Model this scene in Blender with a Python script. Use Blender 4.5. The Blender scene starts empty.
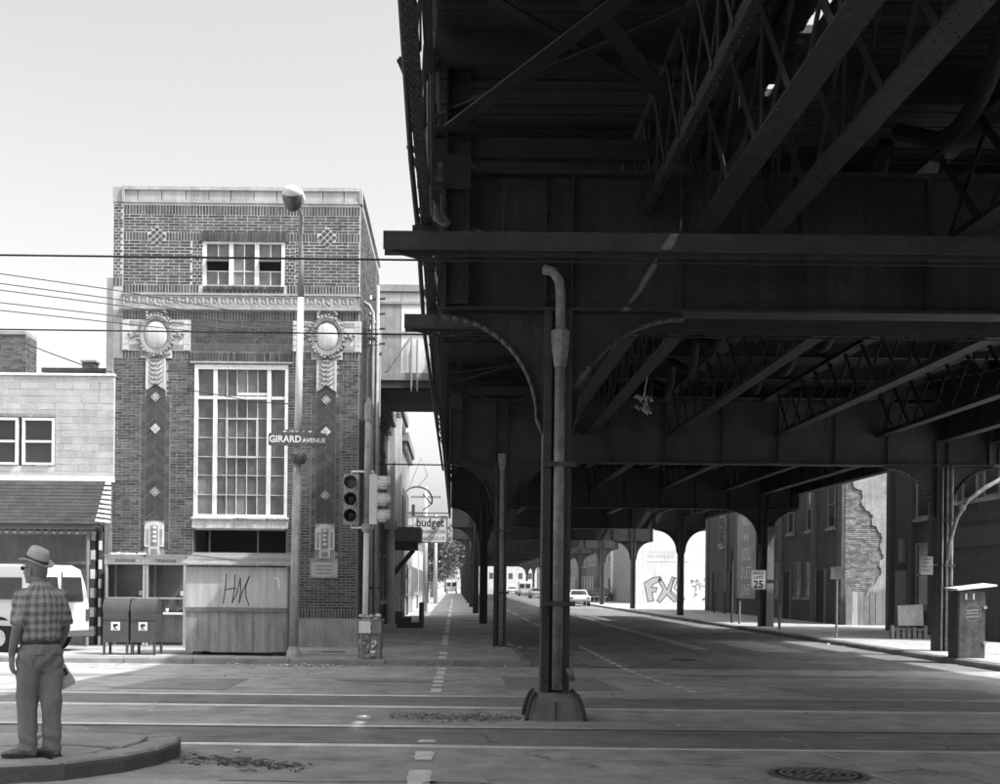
import bpy, math, random
from mathutils import Vector, Matrix
random.seed(7)
S = bpy.context.scene
COL = S.collection
R = math.radians
# ---------------------------------------------------------------- camera
F, PX, PY, HC, ROLL = 1235.0, 455.0, 584.0, 1.6, 0.010
cam = bpy.data.cameras.new('camera'); co = bpy.data.objects.new('camera', cam); COL.objects.link(co)
cam.sensor_width = 36.0; cam.lens = F / 1000 * 36.0
cam.shift_x = (500 - PX) / 1000; cam.shift_y = (PY - 392) / 1000
cam.clip_start = 0.1; cam.clip_end = 5000
co.matrix_world = Matrix.Translation((0, 0, HC)) @ Matrix.Rotation(R(90), 4, 'X') @ Matrix.Rotation(ROLL, 4, 'Z')
S.camera = co
# ---------------------------------------------------------------- sky, sun, exposure
SUN_EL, SUN_BACK = R(55), R(25)          # sun stands to the right, a little behind the camera
sd = Vector((math.cos(SUN_EL) * math.cos(SUN_BACK), -math.cos(SUN_EL) * math.sin(SUN_BACK), math.sin(SUN_EL)))
w = bpy.data.worlds.new('World'); S.world = w; w.use_nodes = True
nt = w.node_tree; nt.nodes.clear()
sky = nt.nodes.new('ShaderNodeTexSky'); sky.sky_type = 'NISHITA'; sky.sun_disc = False
sky.sun_elevation = SUN_EL; sky.sun_rotation = math.atan2(sd.x, sd.y)
sky.air_density = 1.0; sky.dust_density = 4.6; sky.ozone_density = 1.0
bw = nt.nodes.new('ShaderNodeVectorMath'); bw.operation = 'DOT_PRODUCT'; bw.inputs[1].default_value = (.21, .70, .09)   # black-and-white film
bg = nt.nodes.new('ShaderNodeBackground'); wo = nt.nodes.new('ShaderNodeOutputWorld')
nt.links.new(sky.outputs[0], bw.inputs[0]); nt.links.new(bw.outputs['Value'], bg.inputs[0]); nt.links.new(bg.outputs[0], wo.inputs[0])
bg.inputs[1].default_value = 0.15
sl = bpy.data.lights.new('sun', 'SUN'); sl.energy = 2.0; sl.angle = R(0.7); sl.color = (1, 1, 1)
so = bpy.data.objects.new('sun', sl); COL.objects.link(so); so.location = (30, -20, 60)
so.rotation_euler = sd.to_track_quat('Z', 'Y').to_euler()
S.view_settings.view_transform = 'Standard'; S.view_settings.look = 'None'
S.view_settings.exposure = 1.42; S.view_settings.gamma = 1.0; S.view_settings.use_curve_mapping = False
S.render.engine = 'CYCLES'
S.cycles.max_bounces = 5; S.cycles.diffuse_bounces = 3; S.cycles.glossy_bounces = 2; S.cycles.transmission_bounces = 0; S.cycles.volume_bounces = 0

def P(x, y, Y):
    "a point of the place at depth Y, from where it shows in the photograph"
    u, v = x - PX, PY - y
    c, s = math.cos(ROLL), math.sin(ROLL)
    return Vector(((u * c - v * s) * Y / F, Y, HC + (u * s + v * c) * Y / F))
def smooth(a, b, t):
    t = max(0, min(1, (t - a) / (b - a))); return t * t * (3 - 2 * t)
def zg(Y): return -0.2 * smooth(16, 27, Y)       # the roadway falls a little across the crossing
SW = -0.07                                         # top of the far pavements
# ---------------------------------------------------------------- materials
def mat(name, v, var=.25, sc=2., rough=.85, bump=.15, bsc=25., metal=0., isl=0., obj=0., streak=0., spec=.3, stretch=(1, 1, 1), bd=.02):
    m = bpy.data.materials.new(name); m.use_nodes = True
    n, l = m.node_tree.nodes, m.node_tree.links
    b = n['Principled BSDF']
    b.inputs['Roughness'].default_value = rough; b.inputs['Metallic'].default_value = metal
    b.inputs['Specular IOR Level'].default_value = spec
    geo = n.new('ShaderNodeNewGeometry')
    mp = n.new('ShaderNodeMapping'); mp.inputs['Scale'].default_value = stretch
    l.new(geo.outputs['Position'], mp.inputs[0])
    def noise(scale, detail, src=mp):
        t = n.new('ShaderNodeTexNoise'); t.inputs['Scale'].default_value = scale; t.inputs['Detail'].default_value = detail
        t.inputs['Roughness'].default_value = .65
        l.new(src.outputs[0], t.inputs['Vector']); return t.outputs[0]
    def rng(o, lo, hi, a=.25, c=.75):
        r = n.new('ShaderNodeMapRange'); r.inputs[1].default_value = a; r.inputs[2].default_value = c
        r.inputs[3].default_value = lo; r.inputs[4].default_value = hi; l.new(o, r.inputs[0]); return r.outputs[0]
    def mul(a, c):
        x = n.new('ShaderNodeMath'); x.operation = 'MULTIPLY'
        for i, q in ((0, a), (1, c)):
            if isinstance(q, (int, float)): x.inputs[i].default_value = q
            else: l.new(q, x.inputs[i])
        return x.outputs[0]
    fine = noise(bsc, 5)
    val = mul(v, rng(noise(sc, 7), 1 - var, 1 + var))
    val = mul(val, rng(fine, 1 - var * .5, 1 + var * .5))
    if isl: val = mul(val, rng(geo.outputs['Random Per Island'], 1 - isl, 1 + isl, 0, 1))
    if obj:
        oi = n.new('ShaderNodeObjectInfo'); val = mul(val, rng(oi.outputs['Random'], 1 - obj, 1 + obj, 0, 1))
    if streak:
        m2 = n.new('ShaderNodeMapping'); m2.inputs['Scale'].default_value = (5, 5, .35); l.new(geo.outputs['Position'], m2.inputs[0])
        val = mul(val, rng(noise(1.6, 5, m2), 1 - streak, 1 + streak * .6, .3, .7))
    l.new(val, b.inputs['Base Color'])
    if bump:
        bp = n.new('ShaderNodeBump'); bp.inputs['Strength'].default_value = bump; bp.inputs['Distance'].default_value = bd
        l.new(fine, bp.inputs['Height']); l.new(bp.outputs[0], b.inputs['Normal'])
    m['val'] = 1
    return m
MT = {}
def mk(name, *a, **k): MT[name] = mat(name, *a, **k)
mk('pavement', .36, var=.3, sc=.9, rough=.92, bump=.3, bsc=40, obj=.12)
mk('granite', .24, var=.3, sc=3, rough=.85, bump=.35, bsc=30, obj=.2)
mk('concrete', .19, var=.28, sc=2, rough=.9, bump=.35, bsc=22, streak=.2)
mk('island_concrete', .34, var=.3, sc=2, rough=.92, bump=.3, bsc=30)
mk('earth', .14, var=.4, sc=.5, rough=1, bump=.5, bsc=15)
mk('paint', .72, var=.35, sc=5, rough=.8, bump=.2, bsc=60)
mk('paint_worn', .62, var=.4, sc=4, rough=.8, bump=.2, bsc=60)
mk('rail', .85, var=.2, sc=3, rough=.5, bump=.05, metal=1.)
mk('key', .40, var=.25, sc=5, rough=.6, bump=.2)
mk('bar_white', .50, var=.2, sc=5, rough=.6, bump=.1)
mk('debris', .16, var=.6, sc=12, rough=1, bump=.5, isl=.6)
mk('groove', .015, var=.2)
mk('patch', .26, var=.4, sc=2, rough=.9, bump=.4, bsc=50)
mk('patch_light', .36, var=.35, sc=2, rough=.9, bump=.5, bsc=60, bd=.01)
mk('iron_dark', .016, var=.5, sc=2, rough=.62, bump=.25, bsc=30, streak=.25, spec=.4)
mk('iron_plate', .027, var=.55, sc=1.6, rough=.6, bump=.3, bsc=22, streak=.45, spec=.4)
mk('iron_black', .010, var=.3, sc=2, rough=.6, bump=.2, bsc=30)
mk('iron_rim', .05, var=.4, sc=5, rough=.6, bump=.2, bsc=40)
mk('iron_column', .042, var=.45, sc=3, rough=.6, bump=.35, bsc=25, streak=.4, spec=.4)
mk('downspout', .20, var=.55, sc=5, rough=.6, bump=.4, bsc=25, streak=.45)
mk('timber_dark', .024, var=.4, sc=3, rough=.85, bump=.3, bsc=20, isl=.35)
mk('trough', .05, var=.35, sc=3, rough=.75, bump=.3, bsc=20, streak=.2)
mk('brick_upper', .075, var=.3, sc=1.5, rough=.85, bump=.4, bsc=40, isl=.42, streak=.22)
mk('brick_lower', .088, var=.3, sc=1.2, rough=.85, bump=.4, bsc=40, isl=.45, streak=.25)
mk('brick_dark', .062, var=.25, sc=3, rough=.85, bump=.4, bsc=40, isl=.4)
mk('brick_far', .12, var=.35, sc=2, rough=.9, bump=.4, bsc=30, isl=.4)
mk('brick_old', .30, var=.35, sc=3, rough=.9, bump=.5, bsc=30, isl=.4)
mk('mortar', .50, var=.3, sc=2, rough=.95, bump=.2)
mk('mortar_dark', .29, var=.25, sc=2, rough=.95, bump=.2)
mk('terracotta', .54, var=.18, sc=3, rough=.6, bump=.35, bsc=25, streak=.32)
mk('terracotta_dark', .26, var=.3, sc=4, rough=.65, bump=.3, bsc=25, streak=.2)
mk('stone', .34, var=.25, sc=2, rough=.85, bump=.3, bsc=25, streak=.2)
mk('coping', .36, var=.2, sc=2, rough=.7, bump=.1, streak=.25, obj=.12)
mk('stucco', .25, var=.3, sc=2, rough=.95, bump=.4, bsc=30, streak=.3)
mk('white_trim', .70, var=.15, sc=4, rough=.6, bump=.2, streak=.12)
mk('peeled_trim', .52, var=.5, sc=5, rough=.75, bump=.5, bsc=30, streak=.25)
mk('glass', .11, var=.5, sc=1.6, rough=.2, bump=.03, obj=.45, spec=.5)  # uneven reflections put into the tone of each pane
mk('glass_dark', .03, var=.3, sc=1, rough=.12, bump=0, obj=.3, spec=.5)
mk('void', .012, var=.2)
mk('cinder', .40, var=.16, sc=3, rough=.95, bump=.5, bsc=40, obj=.11, streak=.1)
mk('mortar_light', .50, var=.15, sc=3, rough=.95, bump=.3)
mk('shingle', .05, var=.3, sc=4, rough=.9, bump=.4, bsc=40, isl=.15)
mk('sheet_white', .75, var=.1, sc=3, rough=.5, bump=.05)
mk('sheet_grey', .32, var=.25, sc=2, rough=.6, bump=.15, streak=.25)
mk('sheet_mid', .18, var=.25, sc=2, rough=.6, bump=.15, streak=.25)
mk('cabinet', .085, var=.5, sc=6, rough=.7, bump=.25, streak=.35)
mk('sheet_dark', .07, var=.25, sc=2, rough=.6, bump=.15, streak=.2)
mk('mailbox', .075, var=.18, sc=5, rough=.45, bump=.05, streak=.12)
mk('aluminium', .50, var=.15, sc=4, rough=.42, bump=.05, metal=.6)
mk('plywood', .46, var=.16, sc=2, rough=.85, bump=.2, streak=.25, stretch=(1, 1, .4))
mk('plywood_dirty', .27, var=.3, sc=2, rough=.85, bump=.25, streak=.4, stretch=(1, 1, .4))
mk('plank_grey', .20, var=.3, sc=4, rough=.9, bump=.4, obj=.2)
mk('pole_grey', .36, var=.3, sc=4, rough=.6, bump=.1, streak=.35)
mk('pole_bright', .62, var=.12, sc=4, rough=.5, bump=.05)
mk('sign_dark', .085, var=.12, sc=5, rough=.5, bump=0)
mk('letter_white', .72, var=.1, sc=8, rough=.5, bump=0)
mk('letter_black', .03, var=.1, sc=8, rough=.6, bump=0)
mk('letter_faint', .33, var=.3, sc=4, rough=.8, bump=0)
mk('letter_grey', .28, var=.2, sc=8, rough=.6, bump=0)
mk('graffiti', .10, var=.3, sc=9, rough=.7, bump=0)
mk('signal_body', .40, var=.2, sc=5, rough=.5, bump=.05)
mk('signal_white', .66, var=.12, sc=5, rough=.5, bump=.05)
mk('lens_grey', .13, var=.2, sc=9, rough=.25, bump=0)
mk('lens_black', .012, var=.2, sc=9, rough=.25, bump=0)
mk('wire_steel', .20, var=.3, sc=9, rough=.6, bump=0)
mk('wire', .03, var=.2, sc=5, rough=.7, bump=0)
mk('trash', .55, var=.55, sc=11, rough=.9, bump=.3, isl=.5)
mk('litter', .66, var=.3, sc=9, rough=.9, bump=.2, isl=.3)
mk('gravel', .20, var=.5, sc=9, rough=1, bump=.4, isl=.5)
mk('rags', .10, var=.6, sc=12, rough=1, bump=.5, isl=.5)
mk('skin', .20, var=.18, sc=25, rough=.6, bump=.15, bsc=80)
mk('hair', .22, var=.3, sc=60, rough=.7, bump=.3, bsc=120)
mk('hat_felt', .42, var=.14, sc=25, rough=.9, bump=.1, bsc=120)
mk('hat_band', .06, var=.15, sc=20, rough=.8, bump=.1)
mk('trousers', .20, var=.16, sc=9, rough=.9, bump=.3, bsc=18, bd=.03, stretch=(1, 1, .35))
mk('shoe', .17, var=.4, sc=30, rough=.5, bump=.1)
mk('shoe_sole', .05, var=.2, sc=30, rough=.8, bump=.1)
mk('belt', .05, var=.2, sc=30, rough=.6, bump=0)
mk('paper_bag', .65, var=.3, sc=20, rough=.85, bump=.3)
mk('van_white', .56, var=.06, sc=2, rough=.3, bump=0, spec=.5)
mk('van_shade', .45, var=.1, sc=2, rough=.35, bump=0, spec=.5)
mk('tyre', .03, var=.2, sc=9, rough=.9, bump=.1)
mk('chrome', .55, var=.15, sc=5, rough=.25, bump=0, metal=.9)
mk('car_light', .55, var=.06, sc=2, rough=.3, bump=0, spec=.5)
mk('car_dark', .10, var=.06, sc=2, rough=.3, bump=0, spec=.5)
mk('car_mid', .28, var=.06, sc=2, rough=.3, bump=0, spec=.5)
mk('wall_light', .50, var=.2, sc=1, rough=.9, bump=.3, streak=.25)
mk('wall_white', .55, var=.12, sc=.6, rough=.9, bump=.2, streak=.2)
mk('wall_mid', .28, var=.25, sc=1, rough=.9, bump=.3, streak=.3)
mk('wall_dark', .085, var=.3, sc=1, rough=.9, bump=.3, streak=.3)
mk('plaster', .40, var=.45, sc=.7, rough=.9, bump=.35, bsc=12, streak=.25)
mk('trim_dark', .07, var=.3, sc=3, rough=.7, bump=.2)
mk('trim_mid', .22, var=.3, sc=3, rough=.7, bump=.2)
mk('leaf', .13, var=.3, sc=1.5, rough=.7, bump=0, isl=.5)
mk('bark', .12, var=.4, sc=9, rough=.95, bump=.6, bsc=20)
mk('plaque', .42, var=.2, sc=9, rough=.6, bump=.2)
mk('lamp_glass', .06, var=.25, sc=14, rough=.25, bump=.2, bsc=60, spec=.5)
mk('lamp_hood', .62, var=.1, sc=9, rough=.45, bump=0)
mk('manhole', .045, var=.3, sc=9, rough=.55, bump=.2, metal=.3)
mk('rust_spot', .16, var=.6, sc=14, rough=.8, bump=.6)
def road_mat(name, v, ax):
    m = bpy.data.materials.new(name); m.use_nodes = True; n, l = m.node_tree.nodes, m.node_tree.links; b = n['Principled BSDF']
    b.inputs['Roughness'].default_value = .9; b.inputs['Specular IOR Level'].default_value = .25
    geo = n.new('ShaderNodeNewGeometry')
    def noise(sc, det, stretch=(1, 1, 1), rough=.6):
        mp = n.new('ShaderNodeMapping'); mp.inputs['Scale'].default_value = stretch; l.new(geo.outputs['Position'], mp.inputs[0])
        t = n.new('ShaderNodeTexNoise'); t.inputs['Scale'].default_value = sc; t.inputs['Detail'].default_value = det; t.inputs['Roughness'].default_value = rough; l.new(mp.outputs[0], t.inputs['Vector']); return t
    def rng(o, a, c, lo, hi):
        r = n.new('ShaderNodeMapRange'); r.inputs[1].default_value = a; r.inputs[2].default_value = c; r.inputs[3].default_value = lo; r.inputs[4].default_value = hi; l.new(o, r.inputs[0]); return r.outputs[0]
    def mul(a, c):
        x = n.new('ShaderNodeMath'); x.operation = 'MULTIPLY'
        for i, q in ((0, a), (1, c)):
            if isinstance(q, (int, float)): x.inputs[i].default_value = q
            else: l.new(q, x.inputs[i])
        return x.outputs[0]
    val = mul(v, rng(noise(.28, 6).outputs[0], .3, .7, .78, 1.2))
    val = mul(val, rng(noise(1.0, 6, ax).outputs[0], .3, .7, .86, 1.12))                 # wheel tracks and smears along the traffic
    val = mul(val, rng(noise(2.3, 8).outputs[0], .3, .7, .7, 1.26))
    sp = noise(70, 4); val = mul(val, rng(sp.outputs[0], .3, .7, .6, 1.4))
    val = mul(val, rng(noise(1.1, 4).outputs[0], .64, .72, 1, .62))                       # oil spots
    wp = noise(1.6, 4); add = n.new('ShaderNodeMixRGB'); add.blend_type = 'ADD'; add.inputs[0].default_value = .55; l.new(geo.outputs['Position'], add.inputs[1]); l.new(wp.outputs[1], add.inputs[2])
    vo = n.new('ShaderNodeTexVoronoi'); vo.feature = 'DISTANCE_TO_EDGE'; vo.inputs['Scale'].default_value = .42; l.new(add.outputs[0], vo.inputs['Vector'])
    gate = rng(noise(.5, 2).outputs[0], .50, .60, 0, 1); cr = rng(vo.outputs['Distance'], .003, .010, .45, 1)
    mx = n.new('ShaderNodeMix'); mx.data_type = 'FLOAT'; l.new(gate, mx.inputs[0]); mx.inputs[2].default_value = 1; l.new(cr, mx.inputs[3]); val = mul(val, mx.outputs[0])
    l.new(val, b.inputs['Base Color'])
    bp = n.new('ShaderNodeBump'); bp.inputs['Strength'].default_value = .6; bp.inputs['Distance'].default_value = .012; l.new(sp.outputs[0], bp.inputs['Height']); l.new(bp.outputs[0], b.inputs['Normal'])
    MT[name] = m
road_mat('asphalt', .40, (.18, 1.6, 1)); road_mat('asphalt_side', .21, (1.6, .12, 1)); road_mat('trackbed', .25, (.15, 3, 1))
# ---------------------------------------------------------------- mesh building
class MB:
    def __init__(s): s.v = []; s.f = []
    def add(s, vs, fs):
        o = len(s.v); s.v += [tuple(q) for q in vs]; s.f += [tuple(i + o for i in f) for f in fs]; return s
    def box(s, x0, x1, y0, y1, z0, z1):
        return s.add([(x0, y0, z0), (x1, y0, z0), (x1, y1, z0), (x0, y1, z0), (x0, y0, z1), (x1, y0, z1), (x1, y1, z1), (x0, y1, z1)],
                     [(0, 3, 2, 1), (4, 5, 6, 7), (0, 1, 5, 4), (1, 2, 6, 5), (2, 3, 7, 6), (3, 0, 4, 7)])
    def hexa(s, p): return s.add(p, [(0, 3, 2, 1), (4, 5, 6, 7), (0, 1, 5, 4), (1, 2, 6, 5), (2, 3, 7, 6), (3, 0, 4, 7)])
    def prism(s, poly, a, b, axis='y'):
        "poly of 2-D points swept along an axis (y: poly is x,z; x: poly is y,z; z: poly is x,y)"
        f = {'y': lambda p, t: (p[0], t, p[1]), 'x': lambda p, t: (t, p[0], p[1]), 'z': lambda p, t: (p[0], p[1], t)}[axis]
        n = len(poly)
        return s.add([f(p, a) for p in poly] + [f(p, b) for p in poly],
                     [tuple(range(n)), tuple(range(2 * n - 1, n - 1, -1))] + [(i, i + n, (i + 1) % n + n, (i + 1) % n) for i in range(n)])
    def bar(s, p, q, w, h, up=(0, 0, 1)):
        p, q = Vector(p), Vector(q); d = (q - p).normalized(); u = Vector(up)
        if abs(d.dot(u)) > .98: u = Vector((0, 1, 0))
        a = d.cross(u).normalized() * w / 2; b = a.cross(d).normalized() * h / 2
        return s.hexa([p - a - b, p + a - b, q + a - b, q - a - b, p - a + b, p + a + b, q + a + b, q - a + b])
    def tube(s, pts, r, n=10, cap=True):
        pts = [Vector(p) for p in pts]; m = len(pts)
        rr = r if isinstance(r, (list, tuple)) else [r] * m
        vs, fs = [], []; a = None
        for i, p in enumerate(pts):
            d = (pts[min(i + 1, m - 1)] - pts[max(i - 1, 0)]).normalized()
            if a is None:
                a = d.cross(Vector((0, 0, 1)) if abs(d.z) < .9 else Vector((0, 1, 0))).normalized()
            else: a = (a - d * a.dot(d)).normalized()
            b = d.cross(a)
            vs += [p + (a * math.cos(2 * math.pi * k / n) + b * math.sin(2 * math.pi * k / n)) * rr[i] for k in range(n)]
        for i in range(m - 1):
            for k in range(n):
                k2 = (k + 1) % n; fs.append((i * n + k, i * n + k2, (i + 1) * n + k2, (i + 1) * n + k))
        if cap: fs += [tuple(range(n - 1, -1, -1)), tuple(range((m - 1) * n, m * n))]
        return s.add(vs, fs)
    def rings(s, rs, n=16, pw=1.0):
        "rs: (centre, a vector, b vector) closed loft"
        vs, fs = [], []
        for c, a, b in rs:
            c, a, b = Vector(c), Vector(a), Vector(b)
            for k in range(n):
                t = 2 * math.pi * k / n; ct, st = math.cos(t), math.sin(t)
                ct = math.copysign(abs(ct) ** pw, ct); st = math.copysign(abs(st) ** pw, st)
                vs.append(c + a * ct + b * st)
        m = len(rs)
        for i in range(m - 1):
            for k in range(n):
                k2 = (k + 1) % n; fs.append((i * n + k, i * n + k2, (i + 1) * n + k2, (i + 1) * n + k))
        fs += [tuple(range(n - 1, -1, -1)), tuple(range((m - 1) * n, m * n))]
        return s.add(vs, fs)
    def ball(s, c, r, n=10, m=6):
        r = r if isinstance(r, (tuple, list)) else (r, r, r)
        rs = []
        for i in range(m + 1):
            t = math.pi * (i / m) - math.pi / 2; q = max(math.cos(t), .02)
            rs.append(((c[0], c[1], c[2] + math.sin(t) * r[2]), (r[0] * q, 0, 0), (0, r[1] * q, 0)))
        return s.rings(rs, n)
    def build(s, name, m, parent=None, smooth=False, label=None):
        me = bpy.data.meshes.new(name); me.from_pydata(s.v, [], s.f); me.update()
        return link(name, me, m, parent, smooth, label)
def link(name, me, m, parent=None, smooth=False, label=None):
    if m and not me.materials: me.materials.append(MT[m] if isinstance(m, str) else m)
    if smooth and me.polygons: me.polygons.foreach_set('use_smooth', [True] * len(me.polygons))
    o = bpy.data.objects.new(name, me); COL.objects.link(o)
    if parent: o.parent = parent
    if label: o['label'] = label
    return o
def box(name, m, par, x0, x1, y0, y1, z0, z1): return MB().box(x0, x1, y0, y1, z0, z1).build(name, m, par)
def tag(o, label=None, cat=None, group=None, kind=None):
    if label: o['label'] = label
    if cat: o['category'] = cat
    if group: o['group'] = group
    if kind: o['kind'] = kind
    return o
def thing(name, label, cat, loc=(0, 0, 0), rz=0, group=None):
    o = bpy.data.objects.new(name, None); COL.objects.link(o); o.empty_display_size = .2
    o.location = loc; o.rotation_euler.z = rz
    return tag(o, label, cat, group)
def copy_tree(o, parent=None):
    c = o.copy(); COL.objects.link(c); c.parent = parent
    for ch in list(o.children): copy_tree(ch, c)
    return c
def piece(src, name, parent, loc):
    o = bpy.data.objects.new(name, src.data); COL.objects.link(o); o.parent = parent; o.location = loc; return o
def text(name, body, size, m, parent, loc, rot=(R(90), 0, 0), ext=.003, sx=1.0, align='CENTER', bold=0.0, shear=0):
    c = bpy.data.curves.new(name, 'FONT'); c.body = body; c.size = size; c.extrude = ext; c.align_x = align; c.align_y = 'CENTER'
    c.resolution_u = 2; c.offset = bold; c.shear = shear
    t = bpy.data.objects.new('tmp', c); COL.objects.link(t)
    dg = bpy.context.evaluated_depsgraph_get(); me = bpy.data.meshes.new_from_object(t.evaluated_get(dg))
    bpy.data.objects.remove(t); me.transform(Matrix.Diagonal((sx, 1, 1, 1)))
    me.materials.clear()
    o = link(name, me, m, parent); o.location = loc; o.rotation_euler = rot; return o
def stroke(mb, pts, wd, y, t=.006):
    "brush line on a wall facing the camera: pts are x,z"
    for (a, b) in zip(pts, pts[1:]): _st(mb, a, b, wd, y, t)
def _st(mb, a, b, wd, y, t):
    d = Vector((b[0] - a[0], b[1] - a[1])); L = d.length or 1e-6; n = Vector((-d.y, d.x)) / L * wd / 2; e = d / L * wd * .25
    a = Vector(a) - e; b = Vector(b) + e
    q = [a - n, a + n, b + n, b - n]
    mb.prism([(p.x, p.y) for p in q], y - t, y)
# ================================================================ the setting: ground, roads, pavements
def sheet(name, m, x0, x1, ys, dz, label=None, kind='structure', xs=None, parent=None, z=None):
    xs = xs or [x0, x1]; mb = MB(); vs = [(x, y, (zg(y) if z is None else z) + dz) for y in ys for x in xs]; n = len(xs)
    mb.add(vs, [(i * n + k, i * n + k + 1, (i + 1) * n + k + 1, (i + 1) * n + k) for i in range(len(ys) - 1) for k in range(n - 1)])
    o = mb.build(name, m, parent)
    if kind and not parent: o['kind'] = kind
    return o
sheet('ground', 'earth', -1500, 1500, [-800, 4000], -.55, z=0)
CROSS = [2.8] + [4 + i * 1.0 for i in range(23)] + [26.9]
ROADL, ROADR = 1.65, 12.0
sheet('crossing_road', 'asphalt', -260, 260, CROSS, 0)
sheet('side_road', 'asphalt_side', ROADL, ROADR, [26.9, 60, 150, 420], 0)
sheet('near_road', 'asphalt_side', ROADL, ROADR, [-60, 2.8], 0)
def slab(name, x0, x1, y0, y1, top, m='pavement'):
    o = box(name, m, None, x0, x1, y0, y1, top - .4, top); o['kind'] = 'structure'; return o
pl = slab('pavement_left', -260, ROADL - .16, 26.9 + .16, 420, SW)
pr = slab('pavement_right', ROADR + .16, 260, 26.9 + .16, 420, SW)
pn = slab('pavement_near', -260, ROADL, -60, 2.8, .13)
pm = slab('pavement_near_right', ROADR, 260, -60, 2.8, .13)
# kerbstones
K = {}
def kerb(parent, x, y, L, along, top):
    k = (round(L, 2), along)
    if k not in K:
        mb = MB(); g = .008
        c = [(0, -.3), (.155, -.3), (.155, 0), (.03, 0), (0, -.025)] if along == 'r' else [(0, -.3), (.155, -.3), (.155, -.0), (.03, .0), (0, -.025)]
        if along == 'x': mb.prism(c, g, L - g, 'x')
        elif along == 'y-': mb.prism([(-p[0], p[1]) for p in c][::-1], g, L - g, 'y')
        else: mb.prism(c, g, L - g, 'y')
        K[k] = mb.build('kerbstone', 'granite', parent); K[k].location = (x, y, top); return
    piece(K[k], 'kerbstone', parent, (x, y, top))
x = -24.0
while x < ROADL - .05:
    L = min(random.choice((1.5, 1.8, 2.1)), ROADL - x)
    if ROADL - x - L < .4: L = ROADL - x
    kerb(pl, x, 26.9, L, 'x', SW + .004 + random.uniform(-.006, .006)); x += L
for X, par, al in ((ROADL, pl, 'y-'), (ROADR, pr, 'y')):
    y = 27.06
    while y < 140:
        L = random.choice((1.5, 1.8, 2.1)); kerb(par, X, y, L, al, SW + .004 + random.uniform(-.006, .006)); y += L
x = ROADR + .16
while x < 24: kerb(pr, x, 26.9, 1.8, 'x', SW + .004); x += 1.8
# flagstones of the left and right corner pavements
def flags(par, xs, ys, top, name='flagstone'):
    proto = {}
    for x0, x1 in zip(xs, xs[1:]):
        for y0, y1 in zip(ys, ys[1:]):
            k = (round(x1 - x0, 2), round(y1 - y0, 2))
            if k not in proto:
                mb = MB(); g = .007; a, b = k
                mb.hexa([(g, g, -.05), (a - g, g, -.05), (a - g, b - g, -.05), (g, b - g, -.05), (g + .006, g + .006, .012), (a - g - .006, g + .006, .012), (a - g - .006, b - g - .006, .012), (g + .006, b - g - .006, .012)])
                o = mb.build(name, 'pavement', par); proto[k] = o; o.location = (x0, y0, top)
            else: o = piece(proto[k], name, par, (x0, y0, top))
            o.rotation_euler = (random.uniform(-.003, .003), random.uniform(-.003, .003), 0)
flags(pl, [-13.6 + 1.45 * i for i in range(11)][:-1] + [ROADL - .18], [27.08, 28.5, 30.0, 31.5], SW)
flags(pl, [-2.3, -1.0, .2, ROADL - .18], [31.5 + 1.5 * i for i in range(24)], SW)
flags(pr, [ROADR + .18, 13.8, 15.4, 17.0], [27.08 + 1.5 * i for i in range(22)], SW)
# trolley tracks
RY = {'A': 17.6, 'B': 15.96, 'C': 13.74, 'D': 12.14}
for a, b in (('B', 'A'), ('D', 'C')):
    o = sheet('track_bed', 'trackbed', -120, 120, [RY[a] + .1, (RY[a] + RY[b]) / 2, RY[b] - .1], .004)
for k, wh in (('A', 'farthest of the four steel trolley rails, toward the mailboxes'), ('B', 'second farthest of the four trolley rails, behind the main pillar'),
              ('C', 'second nearest of the four trolley rails, in front of the main pillar'), ('D', 'nearest trolley rail, running along the edge of the island')):
    y = RY[k]; z = zg(y); mb = MB()
    t = thing('trolley_rail', wh, 'rail', (0, y, z), 0, 'trolley rails')
    mb.prism([(-.055, -.08), (.055, -.08), (.055, .010), (.045, .016), (-.045, .016), (-.055, .010)], -90, 90, 'x'); mb.build('rail_head', 'rail', t)
    g = 1 if k in 'AC' else -1
    MB().box(-90, 90, min(-g * .057, -g * .15), max(-g * .057, -g * .15), -.05, .0055).build('flangeway', 'groove', t)
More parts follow.
